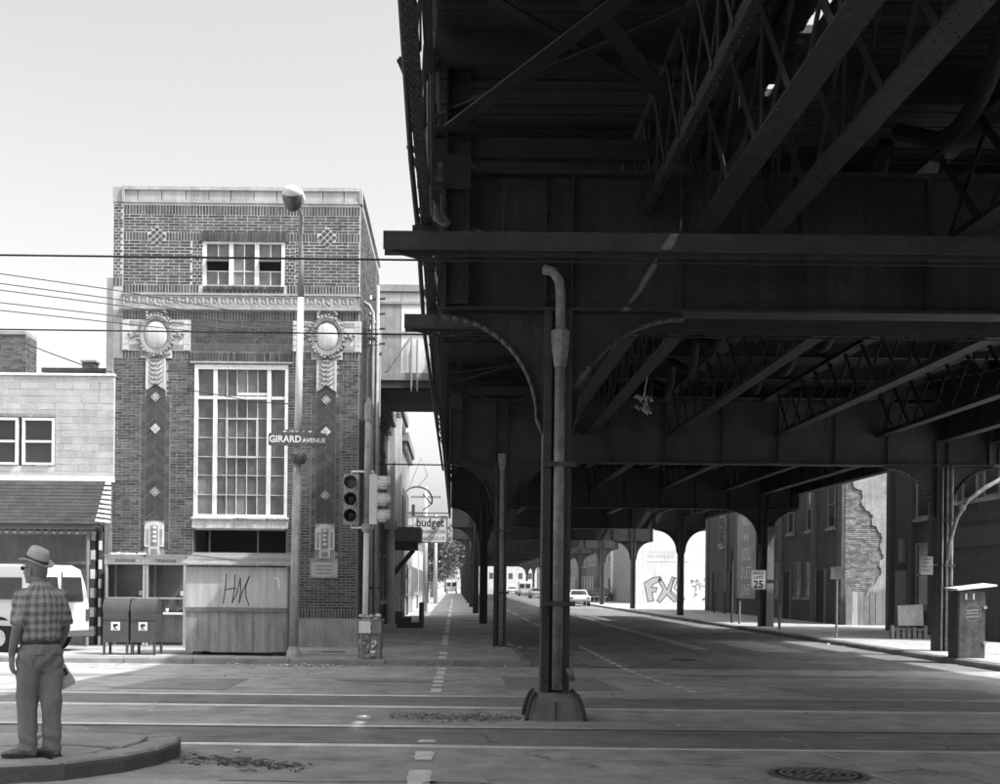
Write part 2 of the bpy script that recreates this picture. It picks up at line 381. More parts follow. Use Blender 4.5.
# patches and paving repairs in the crossing
def blob(name, m, cx, cy, rx, ry, dz, n=26, j=.25, z=None):
    mb = MB(); vs = []
    for k in range(n):
        t = 2 * math.pi * k / n; q = 1 + random.uniform(-j, j)
        x, y = cx + rx * q * math.cos(t), cy + ry * q * math.sin(t); vs.append((x, y, (zg(y) if z is None else z) + dz))
    mb.add(vs + [(cx, cy, (zg(cy) if z is None else z) + dz)], [(k, (k + 1) % n, n) for k in range(n)])
    o = mb.build(name, m); o['kind'] = 'structure'; return o
for cx, cy, rx, ry in ((4.6, 16.9, 1.3, .35), (-1.1, 21.6, 1.0, .5), (6.5, 24.5, 2.2, .5), (9.0, 29.5, .7, .5), (-7.5, 22.5, 1.6, .6), (5.2, 13.0, 1.1, .3)):
    blob('road_patch', 'patch', cx, cy, rx, ry, .006)
for x0, x1, y0, y1, sk in ((-1.9, .2, 9.9, 11.0, .1), (5.4, 8.6, 18.3, 20.6, -.2), (-5.2, -3.6, 18.6, 21.8, .15), (.8, 2.6, 19.4, 23.2, .1), (6.6, 9.5, 22.2, 23.4, .2), (-9.5, -6.6, 18.2, 19.6, .1), (3.0, 3.9, 27.5, 33.5, .05), (8.4, 9.9, 34, 41, .0)):
    mb = MB(); q = [(x0, y0), (x1 + sk, y0 + random.uniform(-.1, .1)), (x1, y1), (x0 + sk, y1 + random.uniform(-.1, .1))]; vs = []
    for a, b in zip(q, q[1:] + q[:1]):
        for t_ in range(6): u = t_ / 6; vs.append((a[0] + (b[0] - a[0]) * u + random.uniform(-.03, .03), a[1] + (b[1] - a[1]) * u + random.uniform(-.03, .03)))
    c_ = ((x0 + x1) / 2, (y0 + y1) / 2); vs.append(c_); n_ = len(vs) - 1
    o = mb.add([(x, y, zg(y) + .0055) for x, y in vs], [(i, (i + 1) % n_, n_) for i in range(n_)]).build('road_patch', random.choice(('patch', 'patch_light'))); o['kind'] = 'structure'
# painted marks: walking guide dashes in line with the left pavement, lane dashes, centre line
def dash(name, m, x, y0, y1, wd, par, z=None):
    mb = MB(); n = 6; vs = []
    for i in range(n + 1):
        y = y0 + (y1 - y0) * i / n; zz = (zg(y) if z is None else z) + .008
        vs += [(x - wd / 2 + random.uniform(-.018, .018), y, zz), (x + wd / 2 + random.uniform(-.018, .018), y, zz)]
    mb.add(vs, [(2 * i, 2 * i + 1, 2 * i + 3, 2 * i + 2) for i in range(n)]); return mb.build(name, m, par)
g = thing('guide_line', 'broken white painted line leading over the crossing and along the left pavement', 'road marking')
for a, b in ((9.3, 10.55), (11.15, 11.75), (12.4, 12.6), (18.4, 19.3), (19.9, 20.4), (20.9, 21.7), (22.2, 23.4), (23.8, 25.2), (25.6, 26.5)):
    dash('dash', 'paint', -.27 + random.uniform(-.01, .01), a, b, .17, g)
for a, b in ((27.3, 28.2), (29.0, 29.9), (33.2, 40.0), (41.5, 48.5), (50, 58), (61, 69), (72, 80), (84, 94), (98, 110), (116, 130)):
    dash('dash', 'paint', -.27, a, b, .17, g, z=SW + .01)
g = thing('lane_line', 'dashed white lane line on the side road just right of the main pillar', 'road marking')
y = 18.9
while y < 36: dash('dash', 'paint', 3.68, y, y + .62, .12, g); y += 1.05
for i in range(9): dash('dash', 'paint_worn', 3.68, 40 + i * 10.5, 47 + i * 10.5, .12, g)
g = thing('centre_line', 'solid worn white double line along the middle of the side road', 'road marking')
for i in range(14):
    dash('stripe', 'paint_worn', 6.92, 35 + i * 9, 44 + i * 9, .1, g); dash('stripe', 'paint_worn', 7.15, 35 + i * 9, 44 + i * 9, .1, g)
g = thing('stop_line', 'slanting broken white line crossing the tracks beside the manhole', 'road marking')
for a, b in (((780, 738), (792, 742)), ((806, 747), (816, 750)), ((820, 754), (842, 760)), ((853, 764), (868, 769)), ((872, 776), (900, 784))):
    q = []
    for x, y in (a, b):
        d = HC * F / (y - PY - ROLL * (x - PX)); q.append(P(x, y, d))
    mb = MB(); n = Vector((0, .07, 0)); mb.add([q[0] - n, q[1] - n, q[1] + n, q[0] + n], [(0, 1, 2, 3)]); o = mb.build('dash', 'paint_worn', g)
    for v in o.data.vertices: v.co.z = zg(v.co.y) + .009
# manhole
c = (3.12, 10.55); t = thing('manhole_cover', 'round iron manhole cover with raised pattern, lower right of the crossing', 'manhole', (c[0], c[1], 0))
MB().rings([((0, 0, -.03), (.36, 0, 0), (0, .36, 0)), ((0, 0, .008), (.36, 0, 0), (0, .36, 0))], 40).build('cover', 'manhole', t)
for r, nn in ((.09, 8), (.17, 14), (.25, 20), (.31, 26)):
    mb = MB()
    for k in range(nn):
        a = 2 * math.pi * k / nn; p = Vector((math.cos(a), math.sin(a), 0)); q = Vector((-p.y, p.x, 0)); w_ = .05
        mb.bar(p * r - q * w_ * .5 + Vector((0, 0, .012)), p * r + q * w_ * .5 + Vector((0, 0, .012)), .03, .01)
    mb.build('raised_ring', 'sheet_mid', t)
mb = MB()
for k in range(40):
    a0, a1 = 2 * math.pi * k / 40, 2 * math.pi * (k + 1) / 40
    mb.add([(r * math.cos(a), r * math.sin(a), .007) for r, a in ((.37, a0), (.43, a0), (.43, a1), (.37, a1))], [(0, 1, 2, 3)])
mb.build('frame_ring', 'sheet_mid', t)
# small street iron covers
for i, (x, y, lb) in enumerate(((5.6, 30.2, 'small round iron cover in the side road beyond the crossing'), (-2.9, 29.6, 'small rectangular cover set in the pavement before the brick building'))):
    mb = MB()
    if i == 0: mb.rings([((x, y, -.22), (.3, 0, 0), (0, .3, 0)), ((x, y, -.192), (.3, 0, 0), (0, .3, 0))], 20)
    else: mb.box(x - .28, x + .28, y - .12, y + .12, SW, SW + .02)
    tag(mb.build('iron_cover', 'manhole'), lb, 'cover')
# ---------------------------------------------------------------- trolley island under the man
ISL = .15
isl = thing('traffic_island', 'raised concrete trolley island with rounded nose and cracked slabs', 'island', (0, 0, 0))
nose = [(-2.72, 11.86), (-2.56, 11.6), (-2.50, 11.25), (-2.56, 10.75), (-2.75, 10.3), (-3.1, 9.85), (-3.6, 9.62), (-4.4, 9.55)]
out = [(-14, 9.5)] + nose[::-1] + [(-14, 11.86)]
mb = MB(); mb.prism([(x, y) for x, y in out], -.05, ISL - .02, 'z'); mb.build('core', 'earth', isl)
def isl_piece(poly, top, name, m='island_concrete', z0=-.04, bev=.02):
    cx = sum(p[0] for p in poly) / len(poly); cy = sum(p[1] for p in poly) / len(poly); n = len(poly)
    inn = [(p[0] + (cx - p[0]) / max(.01, math.hypot(p[0] - cx, p[1] - cy)) * bev, p[1] + (cy - p[1]) / max(.01, math.hypot(p[0] - cx, p[1] - cy)) * bev) for p in poly]
    mb = MB(); mb.add([(p[0], p[1], z0) for p in poly] + [(p[0], p[1], top - bev) for p in poly] + [(p[0], p[1], top) for p in inn],
        [(i, (i + 1) % n, n + (i + 1) % n, n + i) for i in range(n)] + [(n + i, n + (i + 1) % n, 2 * n + (i + 1) % n, 2 * n + i) for i in range(n)] + [tuple(range(2 * n, 3 * n))])
    return mb.build(name, m, isl)
def offset_in(p, d=.32):
    cx, cy = -3.9, 10.75; v = Vector((cx - p[0], cy - p[1])); v.normalize(); return (p[0] + v.x * d, p[1] + v.y * d)
inner = [offset_in(p) for p in nose]
seq = nose[::-1]; isq = inner[::-1]
for i in range(0, len(seq) - 1):
    a, b, c2, d = seq[i], seq[i + 1], isq[i + 1], isq[i]
    e = .004
    isl_piece([a, b, c2, d], ISL + .003 * (i % 2), 'kerb_block', 'island_concrete', bev=.05)
for i in range(5): isl_piece([(-4.41 - i * 2, 9.54), (-4.41 - i * 2, 9.87), (-6.4 - i * 2, 9.86), (-6.4 - i * 2, 9.53)][::-1], ISL, 'kerb_block', bev=.05)
isl_piece([(-2.86, 11.62), (-2.84, 11.2), (-2.9, 10.82), (-3.3, 10.95), (-3.75, 10.88), (-3.8, 11.7), (-3.2, 11.72)][::-1], ISL + .002, 'paving_slab', bev=.012)
isl_piece([(-3.0, 10.72), (-3.06, 10.5), (-3.3, 10.16), (-3.7, 9.98), (-4.4, 9.93), (-4.42, 10.7), (-3.75, 10.82), (-3.32, 10.88)][::-1], ISL - .008, 'paving_slab', bev=.012)
isl_piece([(-3.84, 10.9), (-4.45, 10.78), (-5.0, 10.8), (-5.0, 11.76), (-3.9, 11.74)][::-1], ISL - .004, 'paving_slab', bev=.012)
isl_piece([(-4.46, 9.93), (-4.46, 10.72), (-5.0, 10.74), (-5.0, 9.92)], ISL, 'paving_slab', bev=.012)
for i in range(5):
    isl_piece([(-5.05 - i * 1.8, 9.92), (-5.05 - i * 1.8, 11.76), (-6.82 - i * 1.8, 11.76), (-6.82 - i * 1.8, 9.92)], ISL - .003 * (i % 2), 'paving_slab', bev=.012)
# rubbish heap at the nose of the island
mb = MB()
for i in range(75):
    u = random.random() ** .8; x = -2.42 + u * 1.05 + random.gauss(0, .05); y = 11.1 - u * .5 + random.gauss(0, .11); L = random.uniform(.05, .22); a = random.uniform(0, 6.28); p = Vector((x, y, .008)); pts = []
    for k in range(4):
        pts.append(p.copy() + Vector((0, 0, random.uniform(0, .035) * (1 - abs(u - .6)))))
        a += random.gauss(0, .9); p += Vector((math.cos(a), math.sin(a) * .8, 0)) * L / 3
    mb.tube(pts, random.choice((.004, .006, .009)), 5)
for i in range(60):
    u = random.random(); x = -2.5 + u * 1.3 + random.gauss(0, .1); y = 11.1 - u * .5 + random.gauss(0, .16); s_ = random.uniform(.006, .018)
    mb.box(x, x + s_ * 2, y, y + s_ * 1.5, 0, s_)
tag(mb.build('debris', 'debris'), 'dark heap of rags and dirt swept against the island nose', 'debris', kind='stuff')
# gravel strip beside the main pillar
mb = MB()
for i in range(320):
    x = random.triangular(-.9, .95, .3); y = 14.75 + random.gauss(0, .22); s = random.choice((.008, .01, .013, .018, .028))
    mb.hexa([(x + s * q[0] * random.uniform(.6, 1.1), y + s * q[1] * random.uniform(.6, 1.1), .001 + s * q[2] * random.uniform(.5, .9)) for q in ((-1, -1, 0), (1, -1, 0), (1, 1, 0), (-1, 1, 0), (-.7, -.7, 1), (.7, -.7, 1), (.7, .7, 1), (-.7, .7, 1))])
tag(mb.build('gravel', 'gravel'), 'loose gravel and grit strewn left of the main pillar base', 'gravel', kind='stuff')
# paper scraps
mb = MB()
def scrap(x, y, s, z=None):
    z = (zg(y) if z is None else z) + .012; a = random.uniform(0, 3.1); c, d = math.cos(a) * s, math.sin(a) * s
    mb.add([(x - c, y - d, z), (x + d * .7, y - c * .7, z + s * .25), (x + c, y + d, z + .004), (x - d * .7, y + c * .7, z + s * random.uniform(.1, .5))], [(0, 1, 2), (0, 2, 3)])
for i in range(70):
    scrap(random.uniform(-7, 9), random.uniform(9.8, 26.5), random.choice((.015, .02, .025, .035, .05)))
for i in range(60): scrap(random.uniform(-5, 1.5), 26.9 - abs(random.gauss(0, .22)), random.choice((.03, .05, .08)))
for i in range(24): scrap(random.gauss(-3.3, .35), 26.6 + random.gauss(0, .12), random.uniform(.05, .13))
for i in range(60): scrap(ROADR - abs(random.gauss(0, .18)), random.uniform(27, 90), random.choice((.03, .05, .09)))
for i in range(50): scrap(random.uniform(-2.2, 1.2), random.uniform(27.2, 46), random.choice((.02, .03, .05)), SW + .012)
for i in range(40): scrap(random.gauss(1.5, .4), random.uniform(31, 34), random.choice((.03, .05, .09)), SW + .012)
for px, py, s in ((155, 705, .05), (149, 712, .04), (232, 725, .04), (428, 783, .10), (850, 707, .06)):
    d = HC * F / (py - PY - ROLL * (px - PX)); q = P(px, py, d); scrap(q.x, q.y, s)
tag(mb.build('litter', 'litter'), 'scraps of white paper strewn over the road and gutters', 'litter', kind='stuff')
# ================================================================ the brick substation on the left corner
YF = 31.9
def fx(x): return P(x, 400, YF).x
def fz(y): return P(236, y, YF).z
bld = thing('brick_building', 'tall narrow brick building with terracotta ovals and one big steel window', 'building', (0, 0, 0))
XL, XR, ZT, ZB = fx(112), fx(359), fz(189.5), SW - .1
YB = 39.5
def front(u, z, p): return (u, YF - p, z)
def side(u, z, p): return (XR + p, u, z)
def bricks(mb, u0, u1, z0, z1, L=.29, c=.0785, j=.025, jv=.022, p=.008, fn=front, holes=(), stag=.5, dia=()):
    n = max(1, round((z1 - z0) / c)); c = (z1 - z0) / n
    for r in range(n):
        a, b = z0 + r * c + j / 2, z0 + (r + 1) * c - j / 2
        u = u0 - (L * stag if r % 2 else 0)
        while u < u1:
            l, q = max(u, u0), min(u + L, u1); u += L
            if r % 4 == 1 and random.random() < .25: u -= L * .5; q = min(u, u1)
            l += jv / 2; q -= jv / 2
            if q - l < .03: continue
            segs = [(l, q)]
            for (hx0, hx1, hz0, hz1) in holes:
                if b > hz0 and a < hz1:
                    ns = []
                    for (s0, s1) in segs:
                        if s1 <= hx0 or s0 >= hx1: ns.append((s0, s1)); continue
                        if hx0 - s0 > .04: ns.append((s0, hx0 - .006))
                        if s1 - hx1 > .04: ns.append((hx1 + .006, s1))
                    segs = ns
            for (dx_, dz_, dh) in dia:
                w_ = dh - abs((a + b) / 2 - dz_)
                if w_ > 0:
                    ns = []
                    for (s0, s1) in segs:
                        if s1 <= dx_ - w_ or s0 >= dx_ + w_: ns.append((s0, s1)); continue
                        if dx_ - w_ - s0 > .03: ns.append((s0, dx_ - w_))
                        if s1 - dx_ - w_ > .03: ns.append((dx_ + w_, s1))
                    segs = ns
            for (s0, s1) in segs:
                pp = p + random.uniform(-.004, .004)
                mb.hexa([fn(s0, a, 0), fn(s1, a, 0), fn(s1, a, pp), fn(s0, a, pp), fn(s0, b, 0), fn(s1, b, 0), fn(s1, b, pp), fn(s0, b, pp)])
def soldiers(mb, u0, u1, z0, z1, w=.0785, j=.024, p=.010, fn=front, skip=()):
    n = max(1, round((u1 - u0) / w)); w = (u1 - u0) / n
    for k in range(n):
        a, b = u0 + k * w + j / 2, u0 + (k + 1) * w - j / 2
        if any(b > s0 and a < s1 for s0, s1 in skip): continue
        pp = p + random.uniform(-.004, .004)
        mb.hexa([fn(a, z0, 0), fn(b, z0, 0), fn(b, z0, pp), fn(a, z0, pp), fn(a, z1, 0), fn(b, z1, 0), fn(b, z1, pp), fn(a, z1, pp)])
def fbox(name, m, par, x0, x1, y0, y1, p0, p1): return box(name, m, par, fx(x0), fx(x1), YF - p1, YF - p0, fz(y1), fz(y0))
# wall shell with the openings left open
T = .35
wl = MB()
WU, WB, DO = (201.7, 283.3, 242, 286), (194.5, 288, 365, 517), (196, 288, 530, 660)
def shell(x0, x1, y0, y1): wl.box(fx(x0), fx(x1), YF, YF + T, fz(y1), fz(y0))
shell(112, 194.5, 203, 660); shell(288, 359, 203, 660); shell(194.5, 288, 203, 242); shell(194.5, 201.7, 242, 286); shell(283.3, 288, 242, 286)
shell(194.5, 288, 286, 365); shell(194.5, 288, 517, 530)
wl.build('mortar_wall', 'mortar', bld)
box('side_wall', 'mortar_dark', bld, XR - T, XR, YF + T, YB, ZB, fz(203)); box('left_wall', 'mortar_dark', bld, XL, XL + T, YF + T, YB, ZB, fz(203))
box('rear_wall', 'mortar_dark', bld, XL + T, XR - T, YB - T, YB, ZB, fz(203)); box('roof', 'sheet_dark', bld, XL + T, XR - T, YF + T, YB - T, fz(206), fz(203) - .01)
box('upper_floor', 'wall_mid', bld, XL + T, XR - T, YF + T, YB - T, fz(330), fz(327)); box('lower_floor', 'wall_dark', bld, XL + T, XR - T, YF + T, YB - T, fz(524), fz(520))
# parapet panels and trims
pp = MB(); pp.box(XL + .26, XR, YF + .03, YF + .2, fz(203), fz(190)); pp.build('parapet_core', 'mortar_dark', bld)
xs = [122, 136, 160, 184, 207, 229, 252, 275, 300, 321, 342, 358]
for a, b in zip(xs, xs[1:]): fbox('parapet_panel', 'coping', bld, a + .4, b - .4, 191, 201, -.028, .012 + random.uniform(0, .006))
fbox('coping', 'coping', bld, 121, 360, 187.6, 191, -.25, .06); fbox('parapet_ledge', 'coping', bld, 120.5, 360, 201, 203.6, -.2, .045)
fbox('end_post', 'coping', bld, 120.5, 123, 187.4, 203.5, -.1, .07); fbox('end_post', 'coping', bld, 357.6, 360.6, 190, 203.6, -.2, .07)
box('side_coping', 'coping', bld, XR - .25, XR + .06, YF + .26, YB, fz(191), fz(188)); box('side_parapet', 'mortar_dark', bld, XR - .2, XR - .01, YF + .21, YB, fz(203), fz(191))
fbox('corner_pier_cap', 'stone', bld, 110.8, 120.4, 188, 204, -.3, .0)
# brickwork of the upper field
ub = MB(); uh = [(fx(WU[0] - 1.5), fx(WU[1] + 1.5), fz(WU[3] + 7.5), fz(WU[2])), ]
sb = MB()
soldiers(sb, fx(122), fx(358.5), fz(215), fz(206.3)); soldiers(sb, fx(122), fx(358.5), fz(241), fz(233), skip=[(fx(147.5), fx(164)), (fx(317.5), fx(334)), (fx(200), fx(284))])
soldiers(sb, fx(122), fx(358.5), fz(293.7), fz(285.5), skip=[(fx(199), fx(286))])
soldiers(sb, fx(198), fx(287), fz(241.6), fz(232.3), p=.05)
soldiers(sb, fx(201.7), fx(283.3), fz(290), fz(286.8), p=.06, w=.11); soldiers(sb, fx(201.7), fx(283.3), fz(293.7), fz(290.6), p=.03, w=.11)
tag(sb.build('soldier_courses', 'brick_upper', bld), kind='stuff')
dm = [(fx(155.5 + 170.3 * k), fz(237.0), .27) for k in (0, 1)]
bricks(ub, fx(122), fx(358.5), fz(232.6), fz(215.4), dia=dm)
bricks(ub, fx(122), fx(358.5), fz(285.1), fz(241.4), holes=[(fx(191), fx(294), fz(290), fz(233))], dia=dm)
for a, b in ((191, 201.5), (283.5, 294)): bricks(ub, fx(a), fx(b), fz(285.1), fz(241.4), L=.13, c=.09)
tag(ub.build('upper_brickwork', 'brick_upper', bld), kind='stuff')
# left corner pier (quoined, set back) and stucco party pier
pb = MB(); bricks(pb, fx(112), fx(121.4), fz(278), fz(204.5), L=.13); soldiers(pb, fx(112), fx(121.4), fz(278.5), fz(287)); tag(pb.build('corner_pier_brickwork', 'brick_lower', bld), kind='stuff')
# diamond insets
for k in (0, 1):
    cx, cz = fx(155.5 + 170.3 * k), fz(237.0); h = fx(165.5) - fx(155.5)
    MB().prism([(cx - h, cz), (cx, cz - h), (cx + h, cz), (cx, cz + h)], YF - .012, YF + .01).build('diamond_bed', 'mortar', bld)
    for i in range(3):
        for j2 in range(3):
            a, b = cx + (i - j2) * h / 3, cz + (i + j2 - 2) * h / 3; q = h / 3 * .74
            MB().prism([(a - q, b), (a, b - q), (a + q, b), (a, b + q)], YF - .024, YF - .0125).build('diamond_tile', 'brick_dark', bld)
# frieze with key pattern
fbox('frieze', 'terracotta_dark', bld, 121.5, 359, 296, 307, -.01, .05)
fbox('frieze_upper_lip', 'stone', bld, 121, 359.5, 293.9, 296, -.01, .085); fbox('frieze_lower_lip', 'stone', bld, 120.5, 360, 307, 310.5, -.01, .11)
kp = MB(); x = 123.2; zt, zb = fz(297.3), fz(305.7); un = fx(8) - fx(0)
while x + 7.8 < 358.5:
    a = fx(x); h = zt - zb; wd = .026
    for q in ([(a, zb), (a, zt), (a + un * .88, zt), (a + un * .88, zb + h * .25), (a + un * .42, zb + h * .25), (a + un * .42, zb + h * .62)], [(a, zb), (a + un, zb)]):
        stroke(kp, q, wd, YF - .05, .016)
    x += 8
tag(kp.build('key_pattern', 'key', bld), kind='stuff')
# soldier courses of the lower field
lb = MB(); lsb = MB()
soldiers(lsb, fx(122), fx(358), fz(320.3), fz(312), w=.0785, skip=[(fx(146), fx(166)), (fx(317), fx(336))])
for a, b in ((122, 141), (172, 190), (293, 311), (342, 358)): soldiers(lsb, fx(a), fx(b), fz(358.5), fz(351.5))
soldiers(lsb, fx(190), fx(293), fz(361.5), fz(352.5), p=.045)
fbox('lintel_lip', 'stone', bld, 190, 293, 361.7, 363.6, -.01, .06)
soldiers(lsb, fx(289), fx(358.5), fz(617.5), fz(609)); soldiers(lsb, fx(122), fx(195.5), fz(617.5), fz(609))
tag(lsb.build('lower_soldier_courses', 'brick_lower', bld), kind='stuff')
PIL = ((141.3, 170.8, 396, 549), (311.5, 341, 398, 549))
hl = [(fx(a), fx(b), fz(d), fz(c)) for a, b, c, d in PIL] + [(fx(145.5), fx(166.5), fz(556), fz(350)), (fx(316), fx(336.8), fz(561), fz(350)), (fx(312), fx(339.5), fz(577), fz(560))]
for a, b in ((113.5, 194.3), (288.4, 358.6)): bricks(lb, fx(a), fx(b), fz(608.7), fz(358.8), L=.235, j=.017, jv=.015, c=.0735, holes=hl, p=.010)
tag(lb.build('lower_brickwork', 'brick_lower', bld), kind='stuff')
# dark mortar face behind the lower bricks
for a, b in ((112, 194.3), (288.2, 359)): fbox('lower_mortar_bed', 'mortar_dark', bld, a, b, 311, 617, 0.0, .004)
fbox('middle_mortar_bed', 'mortar_dark', bld, 194.3, 288.2, 311, 364.5, 0.0, .004)
# basket-weave panel between the ovals
bw_ = MB(); u0, u1, z0, z1 = fx(190.5), fx(292.5), fz(343.5), fz(327.5); n = 24; m_ = 4; du = (u1 - u0) / n; dz = (z1 - z0) / m_
for i in range(n):
    for k in range(m_):
        for q in range(2):
            if (i + k) % 2: a, b, c, d = u0 + i * du, u0 + (i + 1) * du, z0 + k * dz + q * dz / 2, z0 + k * dz + (q + 1) * dz / 2
            else: a, b, c, d = u0 + i * du + q * du / 2, u0 + i * du + (q + 1) * du / 2, z0 + k * dz, z0 + (k + 1) * dz
            bw_.box(a + .006, b - .006, YF - .012 - random.uniform(0, .006), YF, c + .006, d - .006)
tag(bw_.build('basketweave_brickwork', 'brick_dark', bld), kind='stuff')
for y0, y1 in ((320.8, 327), (344, 351)):
    n = 8; 
    for i in range(n):
        a = 190.5 + i * 102 / n; fbox('border_tile', 'brick_lower', bld, a + .35, a + 102 / n - .35, y0, y1, .0, .014 + .004 * (i % 2))
# terracotta ovals and their drops
def cartouche(cx, cy, cz0):
    dx = cx - 155.9; dy = cy - 334.6
    t = MB().box(fx(cx - 34.5), fx(cx + 34.3), YF - .03, YF, fz(351.5), fz(320.5)).build('oval_panel', 'terracotta', bld)
    for a, b in ((cx - 33.8, cx - 27.5), (cx + 27.5, cx + 33.6)):
        for c, d in ((321.2, 326), (326.6, 345), (345.6, 350.8)): fbox('panel_tile', 'terracotta', t, a, b, c, d, .03, .042)
    for a, b in ((cx - 27, cx - 15), (cx + 15, cx + 27)):
        for c, d in ((322, 326.5), (345.3, 350)): fbox('panel_rib', 'terracotta_dark', t, a, b, c, d, .03, .04)
    C = Vector((fx(cx), YF - .03, fz(336.0))); rx, rz = 12.2 * .02583, 14.6 * .02583
    rs = [((C.x, C.y + .03 - q[0], C.z), (rx * q[1], 0, 0), (0, 0, rz * q[1])) for q in ((0, 1.05), (.04, 1.0), (.085, .82), (.11, .5), (.12, .05))]
    MB().rings(rs, 40).build('oval_boss', 'terracotta', t, True)
    for sc, w_, m in ((1.12, .035, 'terracotta_dark'), (1.26, .045, 'terracotta_dark')):
        pts = [(C.x + rx * sc * math.cos(2 * math.pi * k / 40), C.y - .035, C.z + rz * sc * math.sin(2 * math.pi * k / 40)) for k in range(41)]
        MB().tube(pts, w_, 8, False).build('oval_ring', m, t, True)
    g = MB()
    for k in range(30):
        a = 2 * math.pi * k / 30; rr = 1.42 + .06 * math.sin(k * 2.1)
        p = (C.x + rx * rr * math.cos(a), C.y - .03 - random.uniform(0, .03), C.z + rz * rr * math.sin(a) * .98); s = random.uniform(.032, .06)
        g.ball(p, (s, s * .8, s), 7, 5)
    for k in range(16):                                                # crest
        a = -1 + 2 * k / 15; h = (1 - abs(a)) ** .7
        g.ball((C.x + a * .24, C.y - .04, C.z + rz * 1.5 + h * .3 * random.uniform(.6, 1)), (.045, .04, .05), 7, 5)
    for s_ in (-1, 1):
        for k in range(5): g.ball((C.x + s_ * (rx * 1.5 + .03 + k * .045), C.y - .03, C.z + .06 * math.sin(k * 1.7)), (.045, .03, .055), 7, 5)
        for k in range(6): g.ball((C.x + s_ * (.1 + k * .05), C.y - .03, C.z - rz * 1.45 + k * .012), (.04, .03, .045), 7, 5)
    tag(g.build('garland', 'terracotta_dark', t, True), kind='stuff')
    for s_ in (-1, 1): fbox('corner_block', 'terracotta', t, cx + s_ * 11 - 4.5, cx + s_ * 11 + 4.5, 351.6, 359, .0, .05)
    # leafy drop under the oval, ending in an upturned notch
    x0, x1, yt, yb, yn = cx - 10, cx + 9.8, 359.5, 391.5, 384.5
    d_ = MB().prism([(fx(x0), fz(yt)), (fx(x0), fz(yb)), (fx((x0 + x1) / 2), fz(yn)), (fx(x1), fz(yb)), (fx(x1), fz(yt))], YF - .035, YF).build('leaf_drop', 'terracotta', bld)
    g = MB()
    for k in range(6):
        z = fz(361 + k * 4.6)
        for s_ in (-1, 1):
            g.rings([((fx(cx) + s_ * .02, YF - .036, z - .05), (.012, 0, 0), (0, .01, 0)), ((fx(cx) + s_ * .09, YF - .06, z - .0), (.035, 0, .02), (0, .02, 0)), ((fx(cx) + s_ * .16, YF - .045, z + .05), (.02, 0, .01), (0, .012, 0)), ((fx(cx) + s_ * .2, YF - .038, z + .07), (.004, 0, 0), (0, .004, 0))], 7)
        g.ball((fx(cx), YF - .045, z), (.03, .03, .035), 7, 5)
    tag(g.build('leaf_relief', 'terracotta_dark', d_, True), kind='stuff')
    for a, b in ((x0, x0 + 2), (x1 - 2, x1)): fbox('drop_edge', 'terracotta', d_, a, b, yt, yb - 2, .035, .05)
cartouche(155.9, 334.6, 0); cartouche(326.6, 339, 0)
def pilaster(cx, plq):
    x0, x1 = cx - 9.6, cx + 9.6; yb = 521 + plq
    g = MB(); hw = fx(x1) - fx(cx); n = int((fz(388) - fz(yb)) / .078) + 2; zlo = fz(yb)
    for k in range(-3, n + 1):
        z = zlo + k * .078
        for s_ in (-1, 1):
            a0, a1 = (.006, hw - .006)
            q = [(a0, z + .0 + .2), (a1, z), (a1, z + .058), (a0, z + .258)]
            q = [(p[0], min(max(p[1], zlo), fz(385) - p[0] * .72)) for p in q]
            if q[3][1] - q[0][1] < .015 and q[2][1] - q[1][1] < .015: continue
            g.prism([(fx(cx) + s_ * p[0], p[1]) for p in (q if s_ > 0 else q[::-1])], YF - .016 - random.uniform(0, .006), YF)
    tag(g.build('chevron_brickwork', 'brick_dark', bld), kind='stuff')
    for s_ in (-1, 1):
        y = 396.0; i = 0
        while y < 548:
            h = 8.6; fbox('border_brick', ('brick_lower', 'brick_dark')[i % 2], bld, cx + s_ * 12.1 - 2.1, cx + s_ * 12.1 + 2.1, y + .35, y + h - .35, .0, .016); y += h; i += 1
    for y in (397.8, 429.5, 493):
        y += plq; h = 5.2 * .02583; c, z = fx(cx), fz(y)
        o = MB().prism([(c - h, z), (c, z - h), (c + h, z), (c, z + h)], YF - .036, YF - .01).build('diamond_stone', 'terracotta' if y < 440 and y > 410 else 'terracotta_dark', bld)
        st = MB()
        for s_ in (-1, 1):
            st.bar((c - h * .45, YF - .038, z - s_ * h * .45), (c + h * .45, YF - .038, z + s_ * h * .45), .01, .022)
        st.build('star_rib', 'terracotta', o)
    # shield plaque at the foot
    w_ = 9.8; pts = [(cx - w_, 547.5), (cx - w_, 527), (cx - w_ * .75, 524.4), (cx - w_ * .35, 522.4), (cx, 521.8), (cx + w_ * .35, 522.4), (cx + w_ * .75, 524.4), (cx + w_, 527), (cx + w_, 547.5)]
    o = MB().prism([(fx(a), fz(b + plq)) for a, b in pts], YF - .045, YF).build('shield_plaque', 'terracotta', bld)
    fbox('plaque_foot', 'terracotta', bld, cx - 5.4, cx + 5.4, 547.6 + plq, 556 + plq, .0, .045)
    fbox('plaque_panel', 'terracotta_dark', o, cx - 3.8, cx + 3.8, 526.5 + plq, 546.5 + plq, .045, .052)
    g = MB()
    for y in (529, 533.5, 538, 542.5): g.ball((fx(cx), YF - .055, fz(y + plq)), (.06, .03, .045), 8, 6)
    g.build('plaque_relief', 'terracotta', o, True)
    for s_ in (-1, 1): fbox('plaque_side', 'terracotta_dark', o, cx + s_ * 6.8 - 1.2, cx + s_ * 6.8 + 1.2, 530 + plq, 545.5 + plq, .045, .05)
    fbox('foot_panel', 'terracotta_dark', o, cx - 3.2, cx + 3.2, 549.5 + plq, 554.5 + plq, .045, .052)
pilaster(155.9, 0); pilaster(326.3, 1.5)
pq = fbox('name_plaque', 'plaque', bld, 313, 339, 561.5, 576.5, 0, .035)
